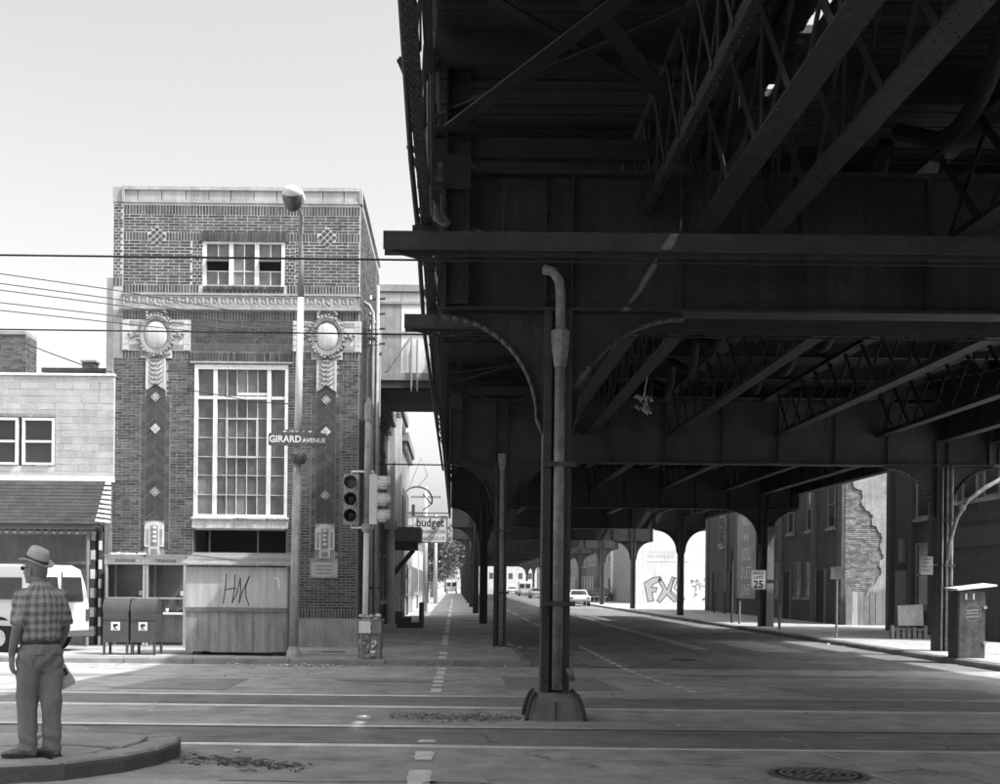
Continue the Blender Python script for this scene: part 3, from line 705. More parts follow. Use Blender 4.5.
for k in range(3): fbox('plaque_line', 'trim_mid', pq, 317 + k, 335 - k, 564.5 + k * 3.6, 566 + k * 3.6, .035, .038)
# big steel window
def window_grid(par, cols, rows, y0, depth, frame, mull, tr, gm='glass', skip=()):
    pass
win = fbox('window', 'white_trim', bld, 194.5, 198, 365, 517, -.12, .02)
fbox('frame_side', 'white_trim', win, 285, 288, 365, 517, -.12, .02); fbox('frame_head', 'white_trim', win, 198, 285, 365, 369.3, -.12, .02); fbox('frame_foot', 'white_trim', win, 198, 285, 514.5, 517, -.12, .02)
for x in (215.2, 269): fbox('mullion', 'white_trim', win, x - 2.0, x + 2.0, 369.3, 514.5, -.13, .0)
for a, b in ((198, 212.9), (217.5, 266.7), (271.3, 285)): fbox('transom', 'white_trim', win, a, b, 396.3, 399.2, -.12, -.005)
cols = [198, 213, 217.4, 226.7, 236.6, 247, 257.3, 266.8, 271.2, 285]
rows = [369.3, 397, 399, 418.3, 437.5, 456.7, 475.3, 494.8, 514.5]
for i in range(len(cols) - 1):
    if cols[i] in (213, 266.8): continue
    for k in range(len(rows) - 1):
        if rows[k] == 397: continue
        o = fbox('pane', 'glass', win, cols[i] + .35, cols[i + 1] - .35, rows[k] + .4, rows[k + 1] - .4, -.105, -.095)
for x in cols[3:7]: fbox('glazing_bar', 'bar_white', win, x - .4, x + .4, 369.3, 396.3, -.11, -.06); fbox('glazing_bar', 'bar_white', win, x - .4, x + .4, 399.2, 514.5, -.11, -.06)
for y in rows[3:8]:
    for a, b in ((198, 212.9), (217.5, 266.7), (271.3, 285)): fbox('glazing_bar', 'bar_white', win, a, b, y - .38, y + .38, -.108, -.057)
for a, b, c, d in ((226, 258, 417.6, 419.4), (226, 258, 455.8, 457.8), (226, 227.8, 419.4, 455.8), (256.3, 258, 419.4, 455.8)): fbox('vent_frame', 'bar_white', win, a, b, c, d, -.1, -.03)
fbox('raised_sash_rail', 'white_trim', win, 237, 267, 392.5, 395, -.1, -.03)
# peeling sill band over the garage opening
fbox('sill_band', 'peeled_trim', bld, 194, 289.5, 519.5, 528.5, -.02, .10); fbox('sill_top', 'white_trim', bld, 193.5, 290, 517.2, 519.4, -.05, .14)
mb = MB()
for i in range(26): x = random.uniform(195, 288); mb.box(fx(x), fx(x) + random.uniform(.03, .14), YF - .15, YF - .10, fz(519.3), fz(519.3) + random.uniform(.005, .03))
tag(mb.build('flaking_paint', 'peeled_trim', bld), kind='stuff')
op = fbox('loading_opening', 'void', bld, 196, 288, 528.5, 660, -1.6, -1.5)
fbox('opening_post', 'trim_mid', bld, 207, 208.3, 529, 660, -.5, -.42); fbox('opening_post', 'trim_mid', bld, 256, 257.3, 529, 660, -.5, -.42)
for a, b in ((194.6, 196.2), (287.2, 288.6)): fbox('opening_jamb', 'trim_dark', bld, a, b, 528.5, 648, -1.5, .0)
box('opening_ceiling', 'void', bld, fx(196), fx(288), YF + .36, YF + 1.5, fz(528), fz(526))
# stone base
fbox('stone_base', 'stone', bld, 289, 361, 617.7, 652, -.05, .05); fbox('stone_base', 'stone', bld, 112, 195, 617.7, 652, -.05, .05)
# upper three-light window
wu = fbox('window', 'white_trim', bld, 201.7, 205, 242, 286, -.13, .0)
fbox('frame_side', 'white_trim', wu, 280, 283.3, 242, 286, -.13, .0); fbox('frame_head', 'white_trim', wu, 205, 280, 242, 243.6, -.13, .0); fbox('window_sill', 'stone', wu, 205, 280, 285, 286.6, -.13, .03)
for x in (229.7, 255.4): fbox('mullion', 'white_trim', wu, x - 2.1, x + 2.1, 243.6, 285, -.13, -.01)
for bi, (a, b) in enumerate(((205, 227.6), (231.8, 253.3), (257.5, 280))):
    c = (a + b) / 2
    rws = ((243.6, 257.2), (258.6, 270.6), (270.9, 285)) if bi != 1 else ((243.6, 270.6), (271, 285))
    for k, (y0, y1) in enumerate(rws):
        if bi != 1 and k == 1:
            fbox('open_light', 'void', wu, a, b, y0, y1, -.32, -.3)
            q = MB(); q.hexa([(fx(a + .5), YF + .06, fz(259.5)), (fx(b - .5), YF + .06, fz(259.5)), (fx(b - .5), YF - .1, fz(262.6)), (fx(a + .5), YF - .1, fz(262.6)), (fx(a + .5), YF + .06, fz(258.8)), (fx(b - .5), YF + .06, fz(258.8)), (fx(b - .5), YF - .1, fz(261.8)), (fx(a + .5), YF - .1, fz(261.8))]); q.build('tilted_sash', 'trim_dark', wu)
            fbox('sash_rail', 'white_trim', wu, a, b, 257.2, 258.6, -.13, -.03); continue
        fbox('pane', 'glass', wu, a + .2, c - .4, y0 + .2, y1 - .2, -.11, -.1); fbox('pane', 'glass', wu, c + .4, b - .2, y0 + .2, y1 - .2, -.11, -.1)
        fbox('glazing_bar', 'white_trim', wu, c - .5, c + .5, y0, y1, -.12, -.08)
    fbox('glazing_bar', 'white_trim', wu, a, b, 270.3, 271.1, -.12, -.07)
# side wall facing the elevated railway: bricks, window voids, pipes
sbk = MB(); bricks(sbk, YF + .02, YB, fz(640), fz(203), L=.27, j=.014, jv=.014, c=.0785, fn=side, p=.012, holes=[(33.6, 35.2, 5.2, 8.0), (36.4, 38.0, 5.2, 8.0), (33.6, 35.2, .8, 3.2), (36.4, 38.2, -.2, 2.6)])
tag(sbk.build('side_brickwork', 'brick_lower', bld), kind='stuff')
for a, b, c, d in ((33.6, 35.2, 5.2, 8.0), (36.4, 38.0, 5.2, 8.0), (33.6, 35.2, .8, 3.2)):
    o = box('side_window', 'glass_dark', bld, XR - .01, XR + .006, a, b, c, d); box('window_frame', 'trim_mid', o, XR, XR + .05, a - .06, b + .06, c - .1, c - .005); box('window_mullion', 'trim_mid', o, XR + .007, XR + .04, (a + b) / 2 - .05, (a + b) / 2 + .05, c, d)
box('side_door', 'trim_dark', bld, XR - .01, XR + .02, 36.4, 38.2, SW, 2.6)
for y in (33.0, 35.8, 38.8):
    box('side_pilaster', 'brick_dark', bld, XR + .001, XR + .12, y - .2, y + .2, SW, fz(312))
tag(box('party_pier', 'stucco', None, fx(106), fx(111.7), YF - .02, YF + .8, SW, fz(279)), 'grey stucco pier squeezed between block storefront and brick building', 'pier')
mb = MB()
for k in range(2): mb.tube([(XR + .28 + k * .22, YF + 1.2 + k * 2.2, SW), (XR + .28 + k * .22, YF + 1.2 + k * 2.2, 8.8)], .055, 8)
for k, (x, y) in enumerate(((XR + .26, YF + 1.2), (XR + .3, YF + 3.4))):
    t = thing('drain_pipe', ('light grey drain pipe nearer the corner on the side wall of the brick building', 'second light grey drain pipe farther along the brick side wall')[k], 'pipe', (x, y, SW))
    MB().tube([(0, 0, 0), (0, 0, 8.9), (-.1, 0, 9.1), (-.26, 0, 9.2)], .05, 8).build('pipe', 'sheet_grey', t, True)
    for z in (1.5, 3.8, 6.1, 8.2): box('bracket', 'iron_rim', t, -.27, .06, -.065, .065, z, z + .06)

# ================================================================ block-built storefront at far left
YL = 31.75
def lx(x): return P(x, 430, YL).x
def lz(y): return P(56, y, YL).z
lf = thing('block_building', 'low storefront of pale cement blocks with dark shingled awning', 'building')
X0, X1 = lx(0) - 5.0, lx(113.5)
wz = (lz(466), lz(417)); 
ms = MB()
wxs = [(lx(1) - 0.0, lx(55)), (lx(1) - 4.2, lx(1) - 2.4)]
ms.box(X0, X1, YL + .02, YL + .3, lz(480), wz[0]); ms.box(X0, X1, YL + .02, YL + .3, wz[1], lz(375.5))
ms.box(X0, wxs[1][0], YL + .02, YL + .3, wz[0], wz[1]); ms.box(wxs[1][1], wxs[0][0] - .35, YL + .02, YL + .3, wz[0], wz[1]); ms.box(wxs[0][1], X1, YL + .02, YL + .3, wz[0], wz[1])
ms.build('mortar_wall', 'mortar_light', lf)
hol = [(wxs[0][0] - .35, wxs[0][1], wz[0], wz[1]), (wxs[1][0], wxs[1][1], wz[0], wz[1])]
n = 15; ch = (lz(375.5) - lz(478)) / n; BP = {}
for r in range(n):
    z0 = lz(478) + r * ch; u = X0 + (-.22 if r % 2 else 0)
    while u < X1 - .02:
        L = .45 if random.random() < .75 else .28
        a, b = max(u, X0), min(u + L, X1); u += L
        if X1 - b < .12: b = X1; u = X1
        for h in hol:
            if z0 + ch > h[2] + .02 and z0 < h[3] - .02:
                if a >= h[0] and b <= h[1]: a = b
                elif a < h[0] < b: b = h[0]
                elif a < h[1] < b: a = h[1]
        if b - a < .05: continue
        q = random.uniform(0, .008); g_ = .0055
        o = MB().hexa([(a + g_, YL + .02, z0 + g_), (b - g_, YL + .02, z0 + g_), (b - g_, YL + .03, z0 + g_), (a + g_, YL + .03, z0 + g_)] * 1 + [(a + g_, YL + .02, z0 + ch - g_), (b - g_, YL + .02, z0 + ch - g_), (b - g_, YL + .03, z0 + ch - g_), (a + g_, YL + .03, z0 + ch - g_)])
        for i, vtx in enumerate(o.v):
            o.v[i] = (vtx[0], vtx[1] - (.004 + q if vtx[1] < YL + .025 else 0), vtx[2])
        o.build('block', 'cinder', lf)
box('parapet_cap', 'white_trim', lf, X0, X1 + .02, YL - .03, YL + .4, lz(375.4), lz(373))
box('side_wall', 'stucco', lf, X1 - .3, X1 - .002, YL + .31, YL + 9, SW, lz(375.4)); box('roof', 'sheet_dark', lf, X0, X1 - .31, YL + .31, YL + 9, lz(380), lz(377))
# double window
for k, (a, b) in enumerate(((lx(-19), lx(18)), (lx(22), lx(54.5)), wxs[1])):
    o = box('window', 'white_trim', lf, a, a + .07, YL + .0, YL + .12, wz[0] + .02, wz[1] - .02)
    box('frame_side', 'white_trim', o, b - .07, b, YL, YL + .12, wz[0] + .02, wz[1] - .02); box('frame_head', 'white_trim', o, a + .071, b - .071, YL, YL + .12, wz[1] - .09, wz[1] - .02)
    box('window_sill', 'white_trim', o, a + .071, b - .071, YL - .05, YL + .12, wz[0] + .02, wz[0] + .08)
    zm = (wz[0] + wz[1]) / 2; box('meeting_rail', 'white_trim', o, a + .071, b - .071, YL + .02, YL + .1, zm - .03, zm + .03)
    box('pane', 'glass_dark', o, a + .072, b - .072, YL + .06, YL + .07, wz[0] + .081, zm - .031); box('pane', 'glass_dark', o, a + .072, b - .072, YL + .05, YL + .06, zm + .031, wz[1] - .091)
box('window_lintel', 'stucco', lf, X0 + 1, lx(55), YL - .012, YL + .05, wz[1] + .0, wz[1] + .08)
# awning
AY = YL - 1.05; za, zb_ = lz(482), P(56, 523, AY).z
box('fascia', 'white_trim', lf, X0, X1 + .05, YL - .1, YL - .001, lz(482), lz(476))
aw = thing('shingle_awning', 'dark shingled awning with white striped end over the far left storefront', 'awning', (0, 0, 0))
sh = MB(); nc = 12
for r in range(nc):
    t0, t1 = r / nc, (r + 1) / nc + .02; y0, y1 = YL - .1 - (YL - .1 - AY) * t0, YL - .1 - (YL - .1 - AY) * t1; z0, z1 = za + (zb_ - za) * t0, za + (zb_ - za) * t1
    x = X0
    while x < lx(106):
        L = random.uniform(.22, .34); e = min(x + L, lx(107.5)); q = random.uniform(0, .006)
        sh.hexa([(x, y1 - .03 - q, z1 - .01), (e - .006, y1 - .03 - q, z1 - .01), (e - .006, y0 - .004, z0), (x, y0 - .004, z0), (x, y1 - .035 - q, z1 + .012), (e - .006, y1 - .035 - q, z1 + .012), (e - .006, y0 - .008, z0 + .022), (x, y0 - .008, z0 + .022)]); x += L
tag(sh.build('shingles', 'shingle', aw), kind='stuff')
MB().hexa([(X0, AY, zb_ - .03), (lx(107), AY, zb_ - .03), (lx(107), YL - .1, za - .05), (X0, YL - .1, za - .05), (X0, AY, zb_ - .015), (lx(107), AY, zb_ - .015), (lx(107), YL - .1, za - .02), (X0, YL - .1, za - .02)]).build('sheathing', 'sheet_dark', aw)
box('soffit', 'trim_dark', aw, X0, lx(107), AY + .05, YL - .1, zb_ - .08, zb_ - .04); box('eave_board', 'trim_dark', aw, X0, lx(107.5), AY - .02, AY + .04, zb_ - .16, zb_ - .03)
for r in range(9):
    t0, t1 = r / 9, (r + .55) / 9; pts = []
    for t in (t0, t1):
        y = YL - .1 - (YL - .1 - AY) * t; z = za + (zb_ - za) * t; pts.append((y, z))
    MB().hexa([(lx(107.2), pts[1][0], pts[1][1]), (lx(112.5), YL - .12, pts[1][1]), (lx(112.5), YL - .08, pts[1][1]), (lx(107.2), pts[1][0] + .06, pts[1][1]), (lx(107.2), pts[0][0], pts[0][1]), (lx(112.5), YL - .12, pts[0][1]), (lx(112.5), YL - .08, pts[0][1]), (lx(107.2), pts[0][0] + .06, pts[0][1])]).build('end_slat', 'sheet_white', aw)
MB().add([(lx(106.9), AY, zb_), (lx(106.9), YL - .1, zb_), (lx(106.9), YL - .1, za), (lx(107.0), AY, zb_), (lx(107.0), YL - .1, zb_), (lx(107.0), YL - .1, za)], [(0, 1, 2), (3, 5, 4), (0, 3, 4, 1), (1, 4, 5, 2), (2, 5, 3, 0)]).build('end_board', 'sheet_mid', aw)
mb = MB()
for i in range(40):
    x = X0 + i * (lx(107) - X0) / 40; mb.box(x, x + .1, AY + .0, AY + .03, zb_ - .28, zb_ - .161)
tag(mb.build('valance_scallops', 'trim_dark', aw), kind='stuff')
# shopfront under the awning
zs = zb_ - .1
MB().box(X0, lx(92), YL - .02, YL + .3, SW, .7).build('stall_riser', 'wall_mid', lf); MB().box(X0, lx(90), YL + .02, YL + .28, .7, 2.0).build('boarded_front', 'wall_mid', lf)
sb_ = box('sign_board', 'sheet_mid', lf, X0, lx(93), YL - .12, YL + .0, 2.0, 2.85); box('board_edge', 'trim_mid', sb_, X0, lx(93), YL - .15, YL - .121, 2.0, 2.07); box('board_edge', 'white_trim', sb_, X0, lx(93), YL - .16, YL - .121, 2.78, 2.85)
box('transom_wall', 'wall_dark', lf, X0, X1 - .31, YL + .02, YL + .3, 2.86, lz(480)); box('side_panel', 'wall_dark', lf, lx(103), X1 - .31, YL + .05, YL + .3, SW, 2.86)
for i in range(12): box('quoin_stripe', 'sheet_white' if i % 2 else 'trim_dark', lf, lx(92.5), lx(96.5), YL - .08, YL + .2, SW + i * .245, SW + (i + 1) * .245 - .004)
for i in range(12): box('quoin_stripe', 'sheet_white' if (i + 1) % 2 else 'trim_dark', lf, lx(100.5), lx(102.8), YL - .06, YL + .2, SW + i * .245, SW + (i + 1) * .245 - .004)
box('door_recess', 'void', lf, lx(96.6), lx(100.4), YL + .15, YL + .2, SW, 2.8)
o = MB().tube([(lx(97.5), AY + .3, SW), (lx(97.5), AY + .3, zb_ - .08)], .045, 8).build('awning_post', 'trim_mid', aw)
# chimneys and roofs behind
ch1 = thing('brick_chimney', 'broad brick chimney stack standing at the left edge of the photo', 'chimney'); YC = 37
def cp(x, y, Y=YC): q = P(x, y, Y); return q.x, q.z
a, zt_ = cp(0, 331); b, z0_ = cp(26, 380)
cbm = MB(); box('core', 'mortar_dark', ch1, a - 1.0, b, YC, YC + .9, 2, zt_ - .1); 
bricks(cbm, a - 1.0, b, z0_ - 1, zt_ - .12, fn=lambda u, z, p: (u, YC - p, z), L=.24, j=.014, jv=.014); bricks(cbm, YC, YC + .9, z0_ - 1, zt_ - .12, fn=lambda u, z, p: (b + p, u, z), L=.24, j=.014, jv=.014)
tag(cbm.build('brickwork', 'brick_far', ch1), kind='stuff'); box('cap', 'stone', ch1, a - 1.05, b + .0, YC - .05, YC + .95, zt_ - .1, zt_)
rh = thing('rear_roof', 'dark flat rear roof with small chimney, behind the pale block storefront', 'roof', group=None)
a, zt_ = cp(43, 367.5); b, z0_ = cp(110, 376)
box('wall', 'wall_dark', rh, a + .1, b + .5, YC + .2, YC + 4, 2, zt_ - .12); box('eave', 'sheet_dark', rh, a - .05, b + .5, YC, YC + 4.2, zt_ - .12, zt_)
a, zt_ = cp(76, 358.5); b, _ = cp(89, 360); o = box('small_chimney', 'brick_far', rh, a, b, YC + .6, YC + 1.0, z0_, zt_); box('chimney_cap', 'stone', o, a - .04, b + .04, YC + .56, YC + 1.04, zt_ + .001, zt_ + .06)
# ================================================================ the elevated railway
BY = [14.85, 33.0, 52, 71, 90, 109, 128, 147, 166, 185, 204, 223]
CX = (1.2, 12.96); GB, GT = 4.9, 6.48; GX0, GX1 = -.2, 14.4
ORD = ['first', 'second', 'third', 'fourth', 'fifth', 'sixth', 'seventh', 'eighth', 'ninth', 'tenth', 'eleventh', 'twelfth']
def rivet(mb, p, d, r=.017):
    "a low six-sided rivet head on a face; d is the outward axis"
    p = Vector(p); d = Vector(d); a = d.cross(Vector((0, 0, 1)) if abs(d.z) < .9 else Vector((1, 0, 0))).normalized(); b = d.cross(a)
    vs = [p + (a * math.cos(k * 1.0472) + b * math.sin(k * 1.0472)) * r for k in range(6)] + [p + d * r * .55 + (a * math.cos(k * 1.0472) + b * math.sin(k * 1.0472)) * r * .55 for k in range(6)]
    mb.add(vs, [(k, (k + 1) % 6, (k + 1) % 6 + 6, k + 6) for k in range(6)] + [tuple(range(6, 12))])
def make_bent():
    t = thing('steel_bent', 'x', 'bent', group='bents of the elevated railway')
    for cx in CX:
        c = MB()
        for s in (-1, 1):                                            # two channels, flanges outward, joined by a web
            c.box(cx + s * .155 - .012, cx + s * .155 + .012, -.17, .17, -.15, GB)
            for q in (-1, 1): c.box(min(cx + s * .167, cx + s * .075), max(cx + s * .167, cx + s * .075), q * .17 - .011, q * .17 + .011, -.15, GB)
        c.box(cx - .143, cx + .143, -.012, .012, -.15, GB)
        col = c.build('column', 'iron_column', t)
        rv = MB(); z = .3
        while z < GB - .1:
            for s in (-1, 1): rivet(rv, (cx + s * .12, -.181, z), (0, -1, 0), .014)
            rivet(rv, (cx - .167, -.1, z + .08), (-1, 0, 0), .014)
            z += .16
        tag(rv.build('rivets', 'iron_column', col), kind='stuff')
        MB().box(cx - .168, cx - .152, -.185, -.168, -.1, GB - 1.45).build('edge_angle', 'iron_rim', col)
    g = MB(); g.box(GX0, GX1, -.012, .012, GB, GT); gd = g.build('cross_girder', 'iron_plate', t)
    MB().box(GX0 - .04, GX1 + .04, -.2, .2, GB - .04, GB - .001).build('bottom_flange', 'iron_plate', gd); MB().box(GX0 - .04, GX1 + .04, -.2, .2, GT + .001, GT + .05).build('top_flange', 'iron_plate', gd)
    for z0, z1 in ((GB + .001, GB + .13), (GT - .13, GT - .001)): MB().box(GX0, GX1, -.028, -.0125, z0, z1).build('flange_angle', 'iron_plate', gd)
    rv = MB(); x = GX0 + .06
    while x < GX1:
        for z in (GB + .09, GT - .09): rivet(rv, (x, -.028, z), (0, -1, 0))
        x += .13
    sx = [GX0 + .05, CX[0] - .16, CX[0] + .16, 2.65, 4.1, 5.6, 7.1, 8.6, 10.1, 11.5, CX[1] - .16, CX[1] + .16, GX1 - .05]
    for x in sx:
        st = MB().box(x - .012, x + .012, -.13, -.029, GB + .0, GT).build('stiffener', 'iron_plate', gd)
        z = GB + .2
        while z < GT - .15: rivet(rv, (x + (.04 if x < 7 else -.04), -.0125, z), (0, -1, 0)); z += .12
    tag(rv.build('rivets', 'iron_plate', gd), kind='stuff')
    # arched brackets
    for cx, sgn, wd in ((CX[0], -1, 1.22), (CX[0], 1, 1.35), (CX[1], -1, 1.35), (CX[1], 1, 1.22)):
        x0 = cx + sgn * .17; H = 1.42; n = 14; arc = []
        for k in range(n + 1):
            a = (math.pi / 2) * k / n
            arc.append((x0 + sgn * (.07 + (wd - .07) * (1 - math.cos(a))), GB - .05 - H + .16 + (H - .2) * math.sin(a)))
        poly = [(x0, GB - .045), (x0, GB - .05 - H)] + arc + [(x0 + sgn * wd, GB - .045)]
        if sgn < 0: poly = poly[::-1]
        br = MB().prism(poly, -.012, .012).build('arched_bracket', 'iron_plate', t)
        rim = MB(); rr = MB(); pts = [(x0, GB - .05 - H)] + arc
        for p, q in zip(pts, pts[1:]):
            d = Vector((q[0] - p[0], 0, q[1] - p[1])).normalized(); nn = Vector((d.z, 0, -d.x)) * .011
            a, b = Vector((p[0], 0, p[1])), Vector((q[0], 0, q[1])); e = Vector((0, .11, 0))
            rim.hexa([a - nn - e, b - nn - e, b - nn + e, a - nn + e, a + nn - e, b + nn - e, b + nn + e, a + nn + e])
            m_ = (a + b) / 2; off = Vector((-sgn * abs(d.z), 0, abs(d.x))) * .06
            rivet(rr, (m_ + off + Vector((0, -.0125, 0))), (0, -1, 0))
        rim.build('bracket_rim', 'iron_rim', br, True); tag(rr.build('rivets', 'iron_plate', br), kind='stuff')
    return t
bent = make_bent()
for i, y in enumerate(BY):
    o = bent if i == 0 else copy_tree(bent)
    o.location = (0, y, 0)
    if i == 0: o['label'] = 'nearest riveted steel bent, its left pillar standing in mid road'
    elif i == 1: o['label'] = 'second steel bent, at the far edge of the crossing'
    elif i < 5: o['label'] = 'riveted steel bent, %s in line from the camera down the side road' % ORD[i]
    else: o['label'] = 'far steel bent, %s in line from the camera under the elevated railway' % ORD[i]
# end posts at the station bents
for i, y in enumerate(BY[:3]):
    for k, (x, wh) in enumerate(((-.02, 'left'), (14.2, 'right'))):
        if k and i == 0: pass
        t = thing('end_post', 'dark riveted steel post rising from the %s end of the %s girder' % (wh, ('nearest', 'second', 'third')[i]), 'post', (x, y, GB), 0, 'posts above the girder ends')
        m = MB()
        for s in (-1, 1): m.box(s * .13 - .012, s * .13 + .012, -.46, -.22, 0, 4.2)
        m.box(-.118, .118, -.35, -.33, 0, 4.2); m.build('shaft', 'iron_dark', t); MB().box(-.16, .16, -.48, -.461, 1.3, 1.7).build('splice_plate', 'iron_dark', t)
        rv = MB(); z = .1
        while z < 4.1:
            for s in (-1, 1): rivet(rv, (s * .145, -.3, z), (s, 0, 0)); rivet(rv, (s * .09, -.3505, z), (0, -1, 0))
            z += .14
        tag(rv.build('rivets', 'iron_dark', t), kind='stuff')
# pier base of the main pillar
t = thing('pillar_base', 'low cast concrete and iron base around the foot of the main pillar', 'pillar base', (CX[0], BY[0], 0))
MB().rings([((0, 0, -.05), (.33, 0, 0), (0, .33, 0)), ((0, 0, .04), (.33, 0, 0), (0, .33, 0)), ((0, 0, .22), (.285, 0, 0), (0, .285, 0)), ((0, 0, .30), (.24, 0, 0), (0, .24, 0)), ((0, 0, .32), (.2, 0, 0), (0, .2, 0))], 24, .35).build('pedestal', 'concrete', t)
for sx in (-1, 1):
    for sy in (-1, 1):
        MB().tube([(sx * .345, sy * .33, -.02), (sx * .335, sy * .325, .08), (sx * .30, sy * .29, .21), (sx * .262, sy * .255, .29), (sx * .23, sy * .22, .315)], .026, 8).build('corner_guard', 'iron_rim', t, True)
MB().box(-.004, .004, -.335, -.30, .0, .22).build('seam', 'groove', t)
# downspouts
def downspout(x, y, ztop, z0, lb, elbow=True):
    t = thing('downspout', lb, 'pipe', (x, y, 0)); zf = ztop - .55
    MB().tube([(0, 0, z0), (0, 0, zf)], .062, 12).build('pipe', 'downspout', t, True)
    MB().rings([((0, 0, zf - .02), (.07, 0, 0), (0, .07, 0)), ((0, 0, zf + .18), (.10, 0, 0), (0, .10, 0)), ((0, 0, zf + .40), (.115, 0, 0), (0, .115, 0)), ((0, 0, zf + .42), (.10, 0, 0), (0, .1, 0))], 12).build('hopper', 'downspout', t)
    if elbow: MB().tube([(0, 0, zf + .38), (0, 0, ztop + .25), (-.02, 0, ztop + .45), (-.09, .0, ztop + .56), (-.2, .05, ztop + .6)], .06, 10).build('gooseneck', 'downspout', t, True)
    for z in (1.35, 3.0):
        if z < zf: MB().box(-.2, .2, -.075, .075, z, z + .055).build('clamp', 'iron_rim', t)
    return t
d1 = downspout(CX[0] + .02, BY[0] - .215, 4.75, .36, 'light rusty downspout pipe strapped to the front of the main pillar')
MB().tube([(.19, -.04, .47), (.13, -.04, .62)], .036, 8).build('broken_elbow', 'rust_spot', d1, True)
downspout(CX[0] + .02, BY[1] - .215, 5.2, -.05, 'grey downspout on the second left pillar beside the pavement', False)
t = thing('leaning_pipe', 'light inclined drain pipe against the nearest girder web', 'pipe', (0, 0, 0))
MB().tube([P(462, 227, 14.6), P(508, 246, 14.6)], .055, 8).build('pipe', 'downspout', t, True); MB().box(.95, 1.0, 14.5, 14.84, 5.66, 5.72).build('pipe_hanger', 'iron_rim', t)
# ---------------------------------------------------------------- longitudinal lattice trusses
def truss(x, y0, y1, zb, zt, lb, panel=1.15, detail=True, wd=.26, ch=.14, cat='truss', dw=.09, m_='iron_dark'):
    t = thing('lattice_truss', lb, cat, (x, y0, 0), 0, 'lengthwise trusses of the elevated railway'); L = y1 - y0
    for nm, z in (('bottom_chord', zb), ('top_chord', zt - ch)):
        c = MB(); c.box(-wd / 2, wd / 2, 0, L, z, z + .022); c.box(-.045, -.02, 0, L, z + .022, z + ch); c.box(.02, .045, 0, L, z + .022, z + ch)
        o = c.build(nm, m_, t)
        if detail and nm == 'bottom_chord':
            rv = MB(); y = .1
            while y < L:
                for s in (-1, 1): rivet(rv, (s * wd * .38, y, z), (0, 0, -1)); rivet(rv, (s * wd * .18, y + .07, z), (0, 0, -1))
                y += .14
            tag(rv.build('rivets', m_, o), kind='stuff')
    n = max(2, round(L / panel)); dy = L / n; up = MB().bar((0, 0, zb + ch * .6), (0, dy, zt - ch * .6), .014, dw)
    if detail:
        A = up.build('diagonal', m_, t); A.location.x = -.055
        B = MB().bar((0, 0, zt - ch * .6), (0, dy, zb + ch * .6), .014, dw).build('diagonal', m_, t); B.location.x = .055
        for i in range(1, n): piece(A, 'diagonal', t, (-.055, i * dy, 0)); piece(B, 'diagonal', t, (.055, i * dy, 0))
        Pp = MB().box(-.012, .012, -.05, .05, zb + ch, zt - ch).build('post', m_, t)
        for i in range(2, n, 2): piece(Pp, 'post', t, (0, i * dy, 0))
    else:
        mb = MB()
        for i in range(n):
            mb.bar((-.055, i * dy, zb + ch * .6), (-.055, (i + 1) * dy, zt - ch * .6), .014, dw); mb.bar((.055, i * dy, zt - ch * .6), (.055, (i + 1) * dy, zb + ch * .6), .014, dw)
        tag(mb.build('web_lattice', m_, t), kind='stuff')
    return t
YS = [-12.0] + BY
TX = [(-.34, 5.35, 7.45, 'outermost left'), (2.77, 5.62, 7.1, 'first inner left'), (3.53, 5.62, 7.1, 'second inner left'), (5.8, 5.62, 6.9, 'inner left'), (8.6, 5.62, 6.9, 'inner right'), (11.3, 5.62, 6.9, 'right'), (14.3, 5.35, 7.45, 'outermost right')]
SPAN = ['overhead span before the nearest girder', 'span between nearest and second girders', 'span between second and third girders', 'span beyond the third girder']
def plate_girder(x, y0, y1, zb, zt, lb):
    t = thing('plate_girder', lb, 'girder', (x, y0, 0), 0, 'lengthwise plate girders'); L = y1 - y0
    MB().box(-.012, .012, 0, L, zb, zt).build('web', 'iron_dark', t); MB().box(-.15, .15, 0, L, zb - .03, zb - .001).build('bottom_flange', 'iron_dark', t); MB().box(-.15, .15, 0, L, zt + .001, zt + .03).build('top_flange', 'iron_dark', t)
    n = int(L / 1.5); a = None
    for i in range(n):
        if a is None: a = MB().box(-.1, -.0125, -.01, .01, zb, zt).build('stiffener', 'iron_dark', t); a.location = (0, (i + .5) * L / n, 0)
        else: piece(a, 'stiffener', t, (0, (i + .5) * L / n, 0))
for i in range(4):
    plate_girder(13.0, YS[i] + .03, YS[i + 1] - .03, 5.55, 7.2, 'solid plate girder above the right pillars, %s' % SPAN[i])
    if i < 2: truss(2.25, YS[i] + .03, YS[i + 1] - .03, 6.05, 7.3, 'dense high lattice truss under the left platform, %s' % SPAN[i], detail=True, panel=.8, wd=.09, dw=.075)
    for k, (x, zb, zt, nm) in enumerate(TX):
        if k == 6: plate_girder(14.3, YS[i] + .03, YS[i + 1] - .03, 5.5, 7.45, 'outermost right plate girder, %s' % SPAN[i]); continue
        truss(x, YS[i] + .03, YS[i + 1] - .03, zb, zt, '%s lengthwise lattice truss, %s' % (nm, SPAN[i]), detail=(i < 2 and k in (0, 1, 2)), panel=1.15 if k else 1.5, wd=.26 if k else .10, dw=.10 if k else .11, m_='iron_dark' if k < 3 else 'iron_black')  # inner trusses take blacker iron, the deep underside shade put into their colour
for i in range(4, 12):
    for k, (x, nm) in enumerate(((3.6, 'left'), (6.0, 'middle left'), (8.6, 'middle right'), (11.0, 'right'))):
        truss(x, YS[i] + .03, YS[i + 1] - .03, 5.62, 6.9, 'far %s track truss, between %s and %s bents' % (nm, ORD[i - 1], ORD[i]), detail=False, panel=2.4, m_='iron_black')
